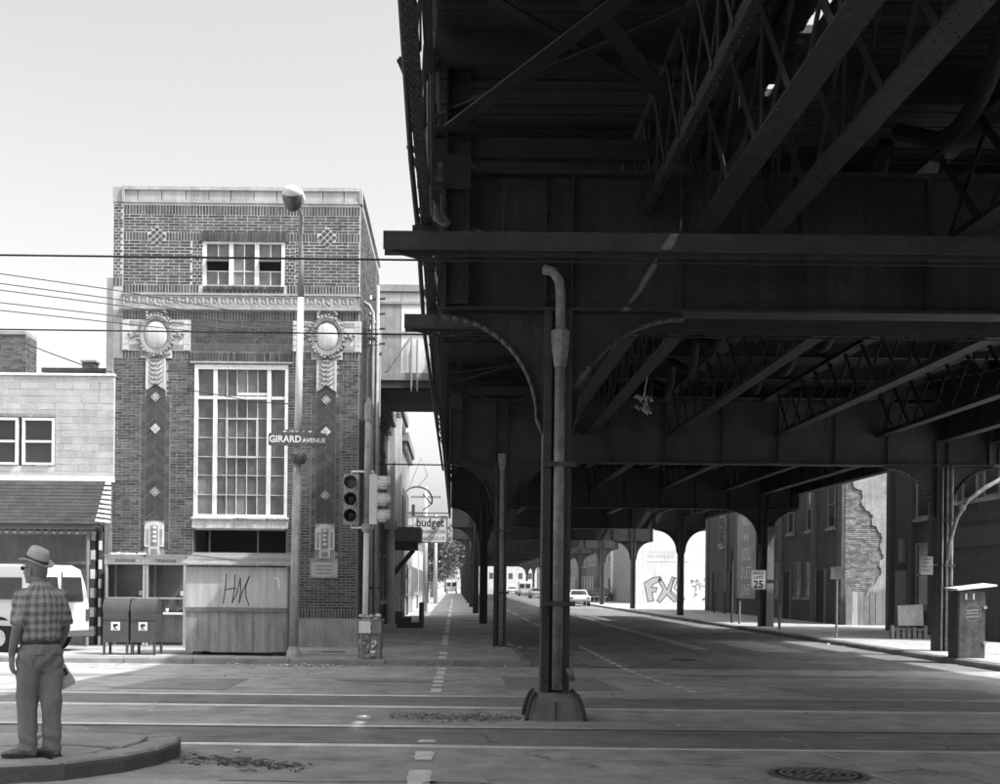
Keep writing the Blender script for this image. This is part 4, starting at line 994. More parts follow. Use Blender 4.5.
# ---------------------------------------------------------------- decks
def deck(name, lb, x0, x1, z, y0, y1, pw, hole=None, cat='deck'):
    t = thing(name, lb, cat, (0, 0, 0)); mb = MB(); y = y0
    while y < y1 - .01:
        e = min(y + pw - .014, y1)
        segs = [(x0, x1)]
        for h in hole or ():
            if h[2] < y < h[3]: segs = [(x0, h[0]), (h[1], x1)]
        for a, b in segs:
            if b - a > .05: mb.box(a + random.uniform(0, .03), b - random.uniform(0, .03), y, e, z + random.uniform(-.012, .008), z + .07)
        y += pw
    tag(mb.build('planking', 'timber_dark', t), kind='stuff')
    b = MB(); ya = y0
    for h in sorted(hole or (), key=lambda q: q[2]):
        b.box(x0 - .02, x1 + .02, ya, h[2], z + .075, z + .16); ya = h[3]
        b.box(x0 - .02, h[0], h[2], h[3], z + .075, z + .16); b.box(h[1], x1 + .02, h[2], h[3], z + .075, z + .16)
    b.box(x0 - .02, x1 + .02, ya, y1 - .004, z + .075, z + .16); b.build('ballast_bed', 'sheet_dark', t)
    n = max(1, round((y1 - y0) / 3.0)); fb = None
    for i in range(n):
        yy = y0 + (i + .5) * (y1 - y0) / n
        if fb is None:
            f = MB(); f.box(x0, x1, -.01, .01, z - .34, z - .02); f.box(x0, x1, -.09, .09, z - .36, z - .34); fb = f.build('floor_beam', 'iron_dark', t); fb.location = (0, yy, 0)
        else: piece(fb, 'floor_beam', t, (0, yy, 0))
    return t
for i in range(4):
    y0, y1 = YS[i], (YS[i + 1] if i < 3 else 61.0)
    hl_ = ((3.49, 3.80, 11.3, 12.75), (3.49, 3.64, 13.75, 14.4)) if i == 0 else None
    deck('platform_deck', 'boarded underside of the left station platform, %s' % SPAN[i], -.26, 3.35, 7.62, y0, y1, .16)
    deck('track_deck', 'dark ribbed track floor overhead, %s' % SPAN[i], 3.41, 11.89, 7.25, y0, YS[i + 1], .13, hole=hl_)
    deck('platform_deck', 'boarded underside of the right station platform, %s' % SPAN[i], 11.95, 14.2, 7.62, y0, y1, .16)
    for x, nm in ((3.38, 'left'), (11.92, 'right')):  # edge plates added to close the gap that leaked a sun streak
        t = thing('light_gap_plate', 'dark edge plate added to stop sun leaking along the %s platform, %s' % (nm, SPAN[i]), 'girder'); box('edge_plate', 'iron_dark', t, x - .02, x + .02, y0 + .02, y1 - .02, 7.2, 7.95); box('edge_angle', 'iron_dark', t, x - .1, x + .019, y0 + .02, y1 - .02, 7.17, 7.199)
    # crossed bracing under the platform
    for nm, xa, xb in (('left', -.3, 2.83), ('right', 11.3, 14.3)):
        t = thing('sway_bracing', 'crossed dark bars under %s platform, %s' % (nm, SPAN[i]), 'bracing', (0, 0, 0))
        n = max(2, round((y1 - y0) / 6.2))
        for k in range(n):
            a, b = y0 + (k + .45) * (y1 - y0) / n, y0 + min(k + 1.45, n) * (y1 - y0) / n
            MB().bar((xa, a, 7.22), (xb, b - .1, 7.22), .12, .02).build('upper_brace', 'iron_dark', t); MB().bar((xb, a, 7.16), (xa, b - .1, 7.16), .12, .02).build('upper_brace', 'iron_dark', t)
        for k in range(n):
            a, b = y0 + k * (y1 - y0) / n, y0 + (k + 1) * (y1 - y0) / n
            MB().bar((xa, a + .15, 6.95), (xb, b - .15, 6.95), .2, .02).build('brace', 'iron_dark', t); MB().bar((xb, a + .15, 6.88), (xa, b - .15, 6.88), .2, .02).build('brace', 'iron_dark', t)
            MB().box(xa - .02, xb, b - .08 - (.25 if k == n - 1 else 0), b + .08 - (.25 if k == n - 1 else 0), 6.62, 6.85).build('cross_strut', 'iron_dark', t)
            for xx, s in ((xa, 1), (xb, -1)):
                MB().box(min(xx, xx + s * .5), max(xx, xx + s * .5), b - .62, b - .3, 6.868, 6.884).build('gusset', 'iron_dark', t)
    # scalloped conduits under the track floor
    for x, nm in ((5.2, 'left'), (7.4, 'right')):
        pts = []; n = 6 * max(1, round((y1 - y0) / 3)); 
        for k in range(n + 1):
            y = y0 + .2 + (y1 - y0 - .4) * k / n; ph = (k % 6) / 6; pts.append((x + .35 * ph, y, 7.02 - .45 * abs(math.sin(ph * math.pi)) ** .7))
        o = MB().tube(pts, .10, 8).build('sagging_conduit', 'iron_black', None, True); tag(o, '%s dark scalloped conduit under track floor, %s' % (nm, SPAN[i]), 'conduit', 'conduits under the track floor')
    # boarded screen added at the left platform edge, height set to cast the road shadow
    for x, nm in ((-.3, 'left'),):
        t = thing('shadow_screen', 'boarded shadow-casting screen added along the %s platform edge, %s' % (nm, SPAN[i]), 'screen')
        k = 0; y = y0
        while y < y1 - .1:
            e = min(y + 2.4, y1); box('screen_panel', 'sheet_dark', t, x - .03, x + .03, y + .02, e - .02, 7.79, 9.15); y += 2.4
        box('top_rail', 'iron_dark', t, x - .06, x + .06, y0, y1, 9.151, 9.25)
for i in range(4, 12):
    deck('track_deck', 'far track floor of the elevated railway, between %s and %s bents' % (ORD[i - 1], ORD[i]), 3.2, 11.6, 7.0, YS[i], YS[i + 1], 1.2)
# outer side details on the left face: white downpipe, cables
t = thing('outer_downpipe', 'pale vertical pipe on the outer left face of the elevated railway', 'pipe')
MB().tube([P(433, -40, 13.9), P(431, 60, 13.9), P(426.5, 180, 13.9), P(428, 200, 13.9), P(437, 216, 13.9), P(446, 222, 14.3)], .062, 10).build('pipe', 'downspout', t, True)
for y in (62, 180): q = P(429 if y > 100 else 431, y, 13.9); MB().tube([q - Vector((0, 0, .05)), q + Vector((0, 0, .05))], .08, 10).build('collar', 'iron_rim', t); MB().box(q.x, q.x + .16, 13.86, 14.1, q.z - .03, q.z + .03).build('bracket', 'iron_rim', t)
for i, (pts, lb) in enumerate(((((399, -30, 11), (411, 160, 13.2), (418, 230, 14.6), (424, 330, 19), (436, 420, 28), (443, 470, 34)), 'outermost black feeder cable down the left face of the elevated railway'),
                    (((404, -30, 11), (416, 110, 12.5), (424, 240, 15), (430, 330, 19.5), (438, 430, 29)), 'inner black feeder cable on the left face of the elevated railway'))):
    tag(MB().tube([P(*p) for p in pts], .03, 6).build('feeder_cable', 'wire', None, True), lb, 'cable', 'feeder cables')
# outriggers on the left face that carry the cables
OG = thing('cable_brackets', 'row of small steel brackets holding cables on the left face', 'bracket')
for k in range(16):
    y = 8 + k * 2.6; MB().bar((-.34, y, 7.0), (-.66, y, 7.2), .06, .06).build('arm', 'iron_dark', OG); MB().bar((-.66, y, 7.2), (-.36, y, 6.5), .04, .04).build('stay', 'iron_dark', OG)
# trolley wire troughs under the structure
for nm, y, x0, lb in (('near', 12.94, -.78, 'long timber trolley trough nearest the camera, passing before the main pillar'), ('far', 16.8, -.72, 'second timber trolley trough, just behind the nearest girder')):
    t = thing('trolley_trough', lb, 'trough', (0, y, 5.0 if nm == 'far' else 5.02))
    MB().prism([(-.13, .05), (-.115, .05), (-.105, .2), (.105, .2), (.115, .05), (.13, .05), (.13, .24), (-.13, .24)], x0, 15.5, 'x').build('trough_board', 'trough', t)
    MB().box(x0 + .02, 15.5, -.137, -.1305, .07, .1).build('edge_strip', 'iron_rim' if nm == 'far' else 'trough', t); MB().box(x0 + .3, x0 + .52, -.1, .1, .241, .31).build('end_block', 'iron_black', t)
    MB().tube([(x0 + .1, 0, .06), (x0 + .45, 0, -.03), (x0 + .9, 0, .05)], .018, 6).build('wire_clip', 'wire', t)
    for x in (.5, 3, 6, 9, 12): MB().box(x - .03, x + .03, -.03, .03, .241, GT - 5 - .7 if False else .75).build('hanger', 'iron_black', t)
    tag(MB().tube([(-60, y, 5.15), (-30, y, 5.05), (x0 + .45, y, 4.99), (15.5, y, 4.99), (60, y, 5.1)], .011, 6).build('trolley_wire', 'wire'), ('trolley wire over the nearer track' if nm == 'near' else 'trolley wire over the farther track') + ', stretching off to the left edge', 'wire', 'trolley wires')
# rag caught under the structure, hanging lamp
c = P(644, 400, 20)
mb = MB()
for k in range(26):
    a = random.uniform(0, 6.28); s = random.uniform(.05, .13); p = c + Vector((random.gauss(0, .05), random.gauss(0, .05), random.uniform(-.18, .16)))
    mb.add([p, p + Vector((math.cos(a) * s, math.sin(a) * s, random.uniform(-.1, .05))), p + Vector((math.cos(a + 1) * s * .6, math.sin(a + 1) * s, -s))], [(0, 1, 2)])
mb.tube([c + Vector((0, 0, .1)), c + Vector((.05, 0, .35)), Vector((c.x + .05, c.y, 5.0))], .006, 5)
tag(mb.build('hanging_rag', 'sheet_grey'), 'ragged pale scrap dangling under the elevated railway', 'rag')
# ---------------------------------------------------------------- station footbridge to the brick building
YBR = 38.0
br = thing('footbridge', 'enclosed pale sheet metal footbridge joining brick building and elevated railway', 'footbridge')
def bz(y): return P(402, y, YBR).z
x0, x1 = XR + .02, -.2
box('floor', 'iron_dark', br, x0, x1, YBR + .1, YBR + 5, bz(386) - .1, bz(386)); box('roof', 'sheet_grey', br, x0 - .1, x1, YBR - .12, YBR + 5.1, bz(292), bz(285.5))
box('floor_girder', 'sheet_dark', br, x0, x1, YBR, YBR + .1, bz(388), bz(380.5)); box('floor_girder', 'sheet_dark', br, x0, x1, YBR + 5.001, YBR + 5.1, bz(388), bz(380.5)); box('edge_beam', 'sheet_grey', br, x0, x1, YBR - .05, YBR + .09, bz(380.4), bz(373))
box('rear_wall', 'sheet_grey', br, x0, x1, YBR + 4.9, YBR + 5.0, bz(380.4), bz(292.1))
pxs = [375, 395, 430]; mids = [373, 333, 303, 292]
n = 3; dx = (x1 - x0) / n
for i in range(n):
    for k, (a, b) in enumerate(zip(mids, mids[1:])):
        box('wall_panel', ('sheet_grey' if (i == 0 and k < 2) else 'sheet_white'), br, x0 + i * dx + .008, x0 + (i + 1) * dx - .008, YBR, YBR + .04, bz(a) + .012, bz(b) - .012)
for y in (333, 303): box('rail', 'sheet_grey', br, x0, x1, YBR - .04, YBR - .001, bz(y) - .04, bz(y) + .04)
MB().bar((x0 + .3, YBR - .03, bz(372)), (x0 + 1.1, YBR - .03, bz(336)), .05, .05).build('brace', 'sheet_grey', br)
for i in range(2): MB().tube([(x0 + 1.1 + i * .18, YBR - .1, bz(392)), (x0 + 1.1 + i * .18, YBR - .1, bz(340))], .03, 6).build('conduit', 'sheet_grey', br)
# ================================================================ street furniture on the left corner
def gp(px, Y): return P(px, 620, Y).x
# plywood shed with the scrawl
yf = 27.75; xa, xb = gp(185.5, yf), gp(287, yf); ht = 2.0; dp = 1.15
hm = thing('plywood_shed', 'pale plywood street shed with sloping board roof and scrawled letters', 'shed', (xa, yf, SW)); W = xb - xa
MB().box(.02, W - .02, .02, dp, .1, 1.02).build('lower_body', 'plywood_dirty', hm); MB().box(.02, W - .02, .02, dp, 1.021, ht).build('upper_body', 'plywood', hm)
for k in range(3): MB().box(.0 + k * W / 3 + .004, (k + 1) * W / 3 - .004, -.002, .019, .1, 1.0).build('lower_panel', 'plywood_dirty', hm)
for k in range(2): MB().box(k * W / 2 + .003, (k + 1) * W / 2 - .003, .0, .019, 1.09, ht).build('upper_panel', 'plywood', hm)
MB().box(-.01, W + .01, -.045, .018, 1.0, 1.085).build('ledge', 'plank_grey', hm); MB().box(W - .018, W + .01, .02, dp, .1, ht + .02).build('side_panel', 'wall_mid', hm)
for k in range(7):
    y0, y1 = -.12 + k * .2, -.12 + (k + 1) * .2 - .008; z = ht + .03 + k * .042
    MB().hexa([(-.1, y0, z), (W + .1, y0, z), (W + .1, y1, z + .045), (-.1, y1, z + .045), (-.1, y0, z + .03), (W + .1, y0, z + .03), (W + .1, y1, z + .072), (-.1, y1, z + .072)]).build('roof_board', 'plank_grey', hm)
for s in (0, 1): MB().prism([(0.02, ht), (dp, ht), (dp, ht + .25), (.02, ht + .02)], .0 + s * (W - .02), .02 + s * (W - .02), 'x').build('gable', 'plywood', hm)
for x in (.15, W - .35): MB().box(x, x + .2, .1, dp - .1, 0, .1).build('skid', 'wall_dark', hm)
mb = MB(); zz = lambda y: P(236, y, yf).z - SW; xx = lambda x: gp(x, yf) - xa
for q in ([(226, 574), (225.5, 585), (223, 604)], [(224.5, 590), (235.5, 588)], [(234.5, 575), (234, 590), (232, 603)], [(232, 603), (237, 592), (240, 578)], [(240, 578), (240.5, 590), (238.8, 603)], [(238.8, 603), (243, 590), (249, 576)], [(249, 576), (245.5, 586), (245.5, 596), (249, 606)]):
    stroke(mb, [(xx(a), zz(b)) for a, b in q], .028, .0, .003)
mb.build('scrawl', 'graffiti', hm)
mb = MB(); stroke(mb, [(xx(274), zz(577)), (xx(278), zz(579)), (xx(279), zz(588))], .025, .0, .003); mb.build('white_mark', 'letter_white', hm)
# mailboxes
def mailbox(px, lb, rz):
    yf = 27.5; t = thing('mailbox', lb, 'mailbox', (gp(px, yf), yf, SW), rz, 'pair of mailboxes'); w = .56; d = .54; z0 = .30; zs = .98; 
    prof = [(0, z0), (d, z0), (d, zs)] + [(d / 2 + d / 2 * math.cos(a), zs + .29 * math.sin(a)) for a in [math.pi * k / 14 for k in range(1, 14)]] + [(0, zs)]
    MB().prism(prof, -w / 2, w / 2, 'x').build('body', 'mailbox', t)
    MB().prism([(d / 2 + (p[0] - d / 2) * 1.03, p[1] + .012 if p[1] > zs else p[1]) for p in prof if p[1] >= zs], -w / 2 - .012, -w / 2 + .02, 'x').build('hood_rim', 'mailbox', t)
    MB().prism([(d / 2 + (p[0] - d / 2) * 1.03, p[1] + .012 if p[1] > zs else p[1]) for p in prof if p[1] >= zs], w / 2 - .02, w / 2 + .012, 'x').build('hood_rim', 'mailbox', t)
    for x in (-w / 2, w / 2 - .05):
        for y in (.0, d - .05): MB().box(x, x + .05, y, y + .05, 0, z0).build('leg', 'mailbox', t)
    MB().box(-w / 2 - .005, w / 2 + .005, -.012, -.001, .80, .815).build('seam', 'sheet_dark', t); MB().box(-w / 2 - .006, w / 2 + .006, -.01, d + .006, z0 - .002, z0 + .03).build('skirt', 'mailbox', t)
    e = MB().box(-.1, .1, -.008, -.0, .56, .75).build('emblem', 'letter_white', t)
    m = MB(); m.prism([(-.055, .70), (.03, .71), (.06, .685), (.055, .655), (.02, .655), (.0, .64), (.03, .60), (-.02, .605), (-.05, .64)], -.0095, -.0082); m.box(-.06, .055, -.0095, -.0082, .575, .59); m.build('eagle_mark', 'letter_black', e)
    MB().box(.281, .29, .1, .45, .38, .55).build('side_notice', 'sheet_dark', t)
    return t
mailbox(115.6, 'left one of two dark rounded mailboxes on the kerb', 0); mailbox(143, 'right one of two dark rounded mailboxes, beside the plywood shed', R(-4))
# twin telephone booths
yb = 30.9; xa = gp(105, yb); bw2 = (gp(186, yb) - xa) / 2
for k in range(2):
    t = thing('telephone_booth', ('left open telephone booth with rubbish on its roof, against the brick building', 'right open telephone booth with shelf and cup, beside the plywood shed')[k], 'phone booth', (xa + k * bw2, yb, SW), 0, 'telephone booths'); w = bw2 - .02; d = .85; H = 2.28
    for x in (0, w - .06):
        for y in (0, d - .05): MB().box(x, x + .06, y, y + .05, 0, H - .21).build('post', 'aluminium', t)
    hd = MB().box(-.02, w + .01, -.03, d, H - .2, H).build('header', 'aluminium', t); MB().box(.05, w - .07, -.038, -.031, H - .155, H - .06).build('header_strip', 'sheet_grey', hd)
    text('header_lettering', 'TELEPHONE', .085, 'letter_black', hd, (w / 2, -.04, H - .108), sx=1.15)
    MB().box(-.04, w + .03, -.06, d + .02, H + .001, H + .05).build('roof', 'sheet_grey', t)
    MB().box(.06, w - .06, d - .03, d - .01, .9, H - .2).build('rear_glass', 'glass', t); MB().box(.06, w - .06, d - .035, d - .008, .1, .88).build('rear_panel', 'sheet_grey', t)
    MB().box(.005, .02, .05, d - .05, .9, H - .2).build('side_glass', 'glass', t); MB().box(w - .02, w - .005, .05, d - .05, .12, .88).build('side_panel', 'sheet_grey', t)
    MB().box(.06, w - .06, .4, d - .036, .82, .87).build('shelf', 'sheet_white' if k else 'sheet_mid', t); MB().box(.06, w - .06, .0, .04, .0, .06).build('sill', 'aluminium', t); MB().box(.06, w - .06, .02, .05, 1.22, 1.26).build('rail', 'aluminium', t)
    px_ = w - .3 if k else w - .35
    ph = MB().box(px_, px_ + .2, d - .2, d - .036, 1.0, 1.45).build('payphone', 'sheet_dark', t); MB().tube([(px_ - .02, d - .22, 1.05), (px_ - .03, d - .22, 1.3)], .03, 8).build('handset', 'letter_black', ph)
    MB().tube([(px_, d - .22, 1.05), (px_ - .05, d - .24, .9), (px_ + .1, d - .22, 1.0)], .01, 5).build('cord', 'wire_steel', ph)
    MB().box(px_ + .03, px_ + .17, d - .206, d - .2005, 1.3, 1.42).build('dial_plate', 'letter_white', ph)
    if k == 0:
        m = MB()
        for i in range(9): m.ball((.1 + i * .1 + random.uniform(-.03, .03), .2 + random.uniform(0, .4), H + .06), (random.uniform(.05, .12), .1, random.uniform(.03, .06)), 7, 5)
        o = m.build('roof_rubbish', 'litter', None, True); o.location = t.location; tag(o, 'crumpled white rubbish lying on the left telephone booth roof', 'rubbish')
    else:
        m = MB().rings([((0, 0, 0), (.03, 0, 0), (0, .03, 0)), ((0, 0, .1), (.042, 0, 0), (0, .042, 0))], 12); o = m.build('paper_cup', 'sheet_white', None, True); o.location = t.location + Vector((.42, .5, .872)); tag(o, 'white paper cup left on the telephone booth shelf', 'cup')
# street lamp with the street name sign
yl = 27.45; base = P(293.5, 655, yl); top = P(300.5, 300, yl); zb0 = SW
lp = thing('street_lamp', 'tall grey street lamp leaning slightly, cobra head over the road', 'street lamp', (base.x, yl, zb0))
dx = (top.x - base.x) / (top.z - base.z); zt_ = P(300, 225, yl).z - zb0
MB().rings([((0, 0, 0), (.17, 0, 0), (0, .17, 0)), ((0, 0, .1), (.16, 0, 0), (0, .16, 0)), ((.0, 0, .25), (.11, 0, 0), (0, .11, 0))], 16).build('base', 'pole_grey', lp)
zc = 4.7
MB().tube([(0, 0, .2), (dx * 2, 0, 2), (dx * zc, 0, zc)], [.105, .098, .09], 14).build('lower_shaft', 'pole_grey', lp, True)
MB().tube([(dx * zc, 0, zc), (dx * 8.0, 0, 8.0)], [.088, .072], 14).build('upper_shaft', 'pole_bright', lp, True)  # brighter grey above the railway's shadow edge; sunlight put into the colour
hx = P(294, 205, yl - 1.5).x - base.x; hz = P(294, 203, yl - 1.5).z - zb0
MB().tube([(dx * 8, 0, 8.0), (dx * 8.8, -.02, 8.8), (dx * 9.2 - .01, -.12, zt_ - .35), (hx + .03, -.5, zt_ + .05), (hx, -1.0, hz + .18)], [.07, .06, .05, .04, .035], 10).build('arm', 'trim_mid', lp, True)
hd = MB(); Cn = Vector((hx, -1.5, hz))
rs = []
for q, r, z in ((-.55, .06, .1), (-.45, .17, .1), (-.2, .235, .09), (.05, .235, .08), (.25, .17, .1), (.42, .08, .13), (.5, .04, .14)):
    rs.append(((Cn.x, Cn.y + q, Cn.z + z + .02), (r, 0, 0), (0, 0, r * .72)))
hd.rings(rs, 18); hood = hd.build('lamp_hood', 'lamp_hood', lp, True)
MB().rings([((Cn.x, Cn.y - .18, Cn.z - .22), (.07, 0, 0), (0, .08, 0)), ((Cn.x, Cn.y - .18, Cn.z - .13), (.165, 0, 0), (0, .2, 0)), ((Cn.x, Cn.y - .18, Cn.z + .02), (.215, 0, 0), (0, .29, 0)), ((Cn.x, Cn.y - .18, Cn.z + .09), (.228, 0, 0), (0, .31, 0))], 18).build('lamp_glass', 'lamp_glass', hood, True)
# street sign on the lamp
a, b = P(268.5, 438.5, yl - .14), P(326.5, 438.5, yl - .14); wS = b.x - a.x
sg = thing('street_sign', 'dark street name plate reading GIRARD AVENUE on the lamp post', 'sign', ((a.x + b.x) / 2, yl - .14, a.z))
pts = []
for sx, sz in ((1, 1), (-1, 1), (-1, -1), (1, -1)):
    for k in range(5):
        an = {(1, 1): 0, (-1, 1): 90, (-1, -1): 180, (1, -1): 270}[(sx, sz)] + k * 22.5
        pts.append((sx * (wS / 2 - .04) + .04 * math.cos(R(an)), sz * .1 - .015 + .04 * math.sin(R(an))))
MB().prism(pts[::-1], -.012, .012).build('plate', 'sign_dark', sg)
MB().prism([(-.44, .126), (.44, .126), (.4, .2), (-.38, .2)], -.011, .011).build('top_plate', 'sign_dark', sg)
text('name_lettering', 'GIRARD', .21, 'letter_white', sg, (-.27, -.014, -.015), sx=.95, bold=.005); text('name_lettering', 'AVENUE', .14, 'letter_white', sg, (.365, -.014, -.04), sx=.98, bold=.003)
text('number_lettering', '100 W    1', .075, 'letter_white', sg, (-.02, -.013, .16), sx=1.05)
m = MB()
for s in (-1, 1): m.prism([(s * .33, .16), (s * .27, .18), (s * .27, .14)][::-s], -.014, -.011); m.box(min(s * .27, s * .23), max(s * .27, s * .23), -.014, -.011, .153, .167)
m.build('arrow_marks', 'letter_white', sg); MB().box(-.1, -.04, .012, .06, -.12, .12).build('clamp', 'iron_rim', sg)
q = P(298, 458, yl - .14); sg2 = thing('lamp_fitting', 'small dark round fitting on the lamp post beneath the street name', 'fitting', (q.x, yl - .12, q.z))
MB().ball((.06, -.02, 0), (.13, .1, .15), 12, 8).build('housing', 'sheet_dark', sg2, True); MB().box(-.14, -.06, -.05, .1, -.1, .1).build('bracket', 'sheet_dark', sg2)
# traffic signal
ys = 27.35; b0 = P(364.5, 650, ys); tp = P(369, 402, ys)
ts = thing('traffic_signal', 'traffic signal post with one light facing front and one facing right', 'traffic light', (b0.x, ys, SW)); H = tp.z - SW; dx = (tp.x - b0.x) / H; zq = P(366, 524, ys).z - SW
MB().rings([((0, 0, 0), (.15, 0, 0), (0, .15, 0)), ((0, 0, .2), (.12, 0, 0), (0, .12, 0))], 14).build('base', 'pole_grey', ts)
MB().tube([(0, 0, .1), (dx * zq, 0, zq)], .065, 12).build('lower_shaft', 'pole_bright', ts, True); MB().tube([(dx * zq, 0, zq), (dx * H, 0, H - .35)], .08, 12).build('upper_shaft', 'pole_grey', ts, True)
MB().rings([((dx * H, 0, H - .4), (.1, 0, 0), (0, .1, 0)), ((dx * H, 0, H - .05), (.1, 0, 0), (0, .1, 0)), ((dx * H, 0, H), (.06, 0, 0), (0, .06, 0)), ((dx * H, 0, H + .1), (.03, 0, 0), (0, .03, 0))], 12).build('cap', 'sheet_grey', ts)
def signal_head(cx, cy, rz, m, hood, lens):
    zc_ = P(351, 499.5, ys).z - SW
    h = MB().box(-.17, .17, .0, .16, -.55, .55).build('signal_head', m, ts); h.location = (cx, cy, zc_); h.rotation_euler.z = rz
    for i in range(3):
        z = .365 - i * .365
        MB().box(-.16, .16, -.02, -.001, z - .165, z + .165).build('door', m, h)
        MB().rings([((0, -.022, z), (.135, 0, 0), (0, 0, .135)), ((0, -.05, z), (.1, 0, 0), (0, 0, .1))], 18).build('lens', lens[i], h, True)
        v = MB(); n = 12
        for k in range(n):
            a0, a1 = R(-60 + 300 * k / n), R(-60 + 300 * (k + 1) / n)
            q = []
            for (r, yy) in ((.165, -.02), (.16, -.3)):
                for a_ in (a0, a1):
                    for rr in (r, r - .012): q.append((rr * math.cos(a_), yy * (1 if math.sin(a_) > -.5 else .7), z + rr * math.sin(a_)))
            v.hexa([q[0], q[2], q[3], q[1], q[4], q[6], q[7], q[5]])
        v.build('visor', hood, h, True)
hxl = P(351.5, 499, ys).x - b0.x; hxr = P(377, 499, ys).x - b0.x
signal_head(hxl, -.08, 0, 'signal_body', 'signal_body', ('lens_grey', 'lens_black', 'lens_black')); signal_head(hxr, .0, R(90), 'signal_white', 'signal_white', ('lens_black', 'lens_black', 'lens_black'))
zc_ = P(351, 499.5, ys).z - SW
for s in (-1, 1): MB().tube([(hxl, .0, zc_ + s * .55), (hxl, 0, zc_ + s * .62), (hxr - .08, 0, zc_ + s * .62), (hxr - .08, 0, zc_ + s * .55)], .025, 8).build('bracket_arm', 'sheet_white', ts, True)
MB().rings([((dx * zq, 0, zq - .2), (.07, 0, 0), (0, .07, 0)), ((dx * zq, 0, zq - .12), (.12, 0, 0), (0, .12, 0)), ((dx * zq, 0, zq), (.12, 0, 0), (0, .12, 0))], 12).build('collar', 'sheet_grey', ts)
# wire litter basket
yk = 27.2; xk = P(370.5, 640, yk).x
bk = thing('litter_basket', 'overflowing wire mesh litter basket at the kerb by the signal post', 'litter bin', (xk, yk, SW)); r0, r1, hb = .25, .29, .86
mb = MB()
for k in range(20):
    a = 2 * math.pi * k / 20; mb.tube([(r0 * math.cos(a), r0 * math.sin(a), .02), (r1 * math.cos(a), r1 * math.sin(a), hb)], .007, 5)
for i in range(9):
    z = .03 + i * (hb - .03) / 8; r = r0 + (r1 - r0) * z / hb; mb.tube([(r * math.cos(2 * math.pi * k / 20), r * math.sin(2 * math.pi * k / 20), z) for k in range(21)], .007, 5, False)
mb.build('wire_cage', 'wire_steel', bk)
for k in range(4):
    a = R(45 + 90 * k); MB().bar((r0 * 1.03 * math.cos(a), r0 * 1.03 * math.sin(a), 0), (r1 * 1.03 * math.cos(a), r1 * 1.03 * math.sin(a), hb), .045, .02).build('upright', 'sheet_grey', bk)
MB().tube([(r1 * 1.02 * math.cos(2 * math.pi * k / 24), r1 * 1.02 * math.sin(2 * math.pi * k / 24), hb) for k in range(25)], .018, 6, False).build('rim', 'sheet_grey', bk)
MB().box(-.24, .02, -.3, -.288, .58, .84).build('sign_panel', 'letter_white', bk); MB().box(.05, .25, -.27, -.258, .58, .84).build('sign_panel', 'sheet_grey', bk)
m = MB()
for i in range(150):
    a, q = random.uniform(0, 6.28), math.sqrt(random.random()) * .23; z = random.uniform(.05, hb + .12 * (1 - q)); s = random.uniform(.03, .09)
    m.ball((q * math.cos(a), q * math.sin(a), z), (s * random.uniform(.4, 1), s * random.uniform(.4, 1), s * random.uniform(.3, .8)), 6, 4)
o = m.build('bagged_rubbish', 'trash'); o.location = bk.location; tag(o, 'mixed paper rubbish filling and heaping over the wire litter basket', 'rubbish', kind='stuff')
# ---------------------------------------------------------------- parked van
vn = thing('white_van', 'white van parked on the pavement by the storefront, rear doors to the right', 'van', (P(91, 620, 28.3).x - .75, 28.55, SW), R(180 - 24))
# local: x forward, y to its left; rear at x=0
def sect(x, w, z0, z1, zs=None):
    return x, w, z0, z1
L_, Wd = 4.6, .96
prof = [(0.0, .42), (0.0, 1.05), (.06, 1.55), (.16, 1.92), (.4, 2.02), (3.1, 2.04), (3.6, 1.95), (4.2, 1.35), (4.75, 1.15), (4.9, .9), (4.9, .42)]
def vw(z): return Wd if z < 1.1 else Wd - (z - 1.1) * .16
vm = MB(); n = len(prof); vs = []
for s in (-1, 1): vs += [(x, s * vw(z), z) for x, z in prof]
for s in (-1, 1): vs += [(x + (.08 if x < 2 else -.08), s * (vw(z) - .07), z + (.03 if z > 1.9 else 0)) for x, z in prof]
fs = [tuple(range(n))[::-1], tuple(range(n, 2 * n))] + [(i, (i + 1) % n, (i + 1) % n + n, i + n) for i in range(n)]
vm.add(vs[:2 * n], fs); body = vm.build('body', 'van_white', vn)
bv = body.modifiers.new('b', 'BEVEL'); bv.width = .05; bv.segments = 3; bv.limit_method = 'ANGLE'
for s in (-1, 1):
    for x0, x1 in ((.35, 1.5), (1.6, 2.75), (2.85, 3.55)):
        yy = lambda z: s * (vw(z) + .004)
        MB().hexa([(x0, yy(1.22), 1.22), (x1, yy(1.22), 1.22), (x1, yy(1.22) - s * .02, 1.22), (x0, yy(1.22) - s * .02, 1.22), (x0 + .05, yy(1.72), 1.72), (x1 - .03, yy(1.72), 1.72), (x1 - .03, yy(1.72) - s * .02, 1.72), (x0 + .05, yy(1.72) - s * .02, 1.72)]).build('side_window', 'glass_dark', body)
    MB().box(.1, 4.8, min(s * Wd, s * (Wd + .012)), max(s * Wd, s * (Wd + .012)), .62, .74).build('side_moulding', 'van_shade', body)
    MB().box(.02, 4.88, min(s * .8, s * (Wd - .02)), max(s * .8, s * (Wd - .02)), .33, .419).build('sill', 'sheet_dark', body)
for s in (-1, 1):
    y0, y1 = (.08, .72) if s > 0 else (-.72, -.08)
    MB().hexa([(-.012, y0, 1.18), (.03, y0, 1.18), (.03, y1, 1.18), (-.012, y1, 1.18), (.065, y0, 1.74), (.12, y0, 1.74), (.12, y1, 1.74), (.065, y1, 1.74)]).build('rear_window', 'glass_dark', body)
    MB().box(-.025, .02, s * .86 - .05, s * .86 + .05, .72, .98).build('tail_light', 'sheet_dark', body); MB().box(-.03, .01, s * .12 - .02, s * .12 + .02, .95, 1.05).build('door_handle', 'chrome', body)
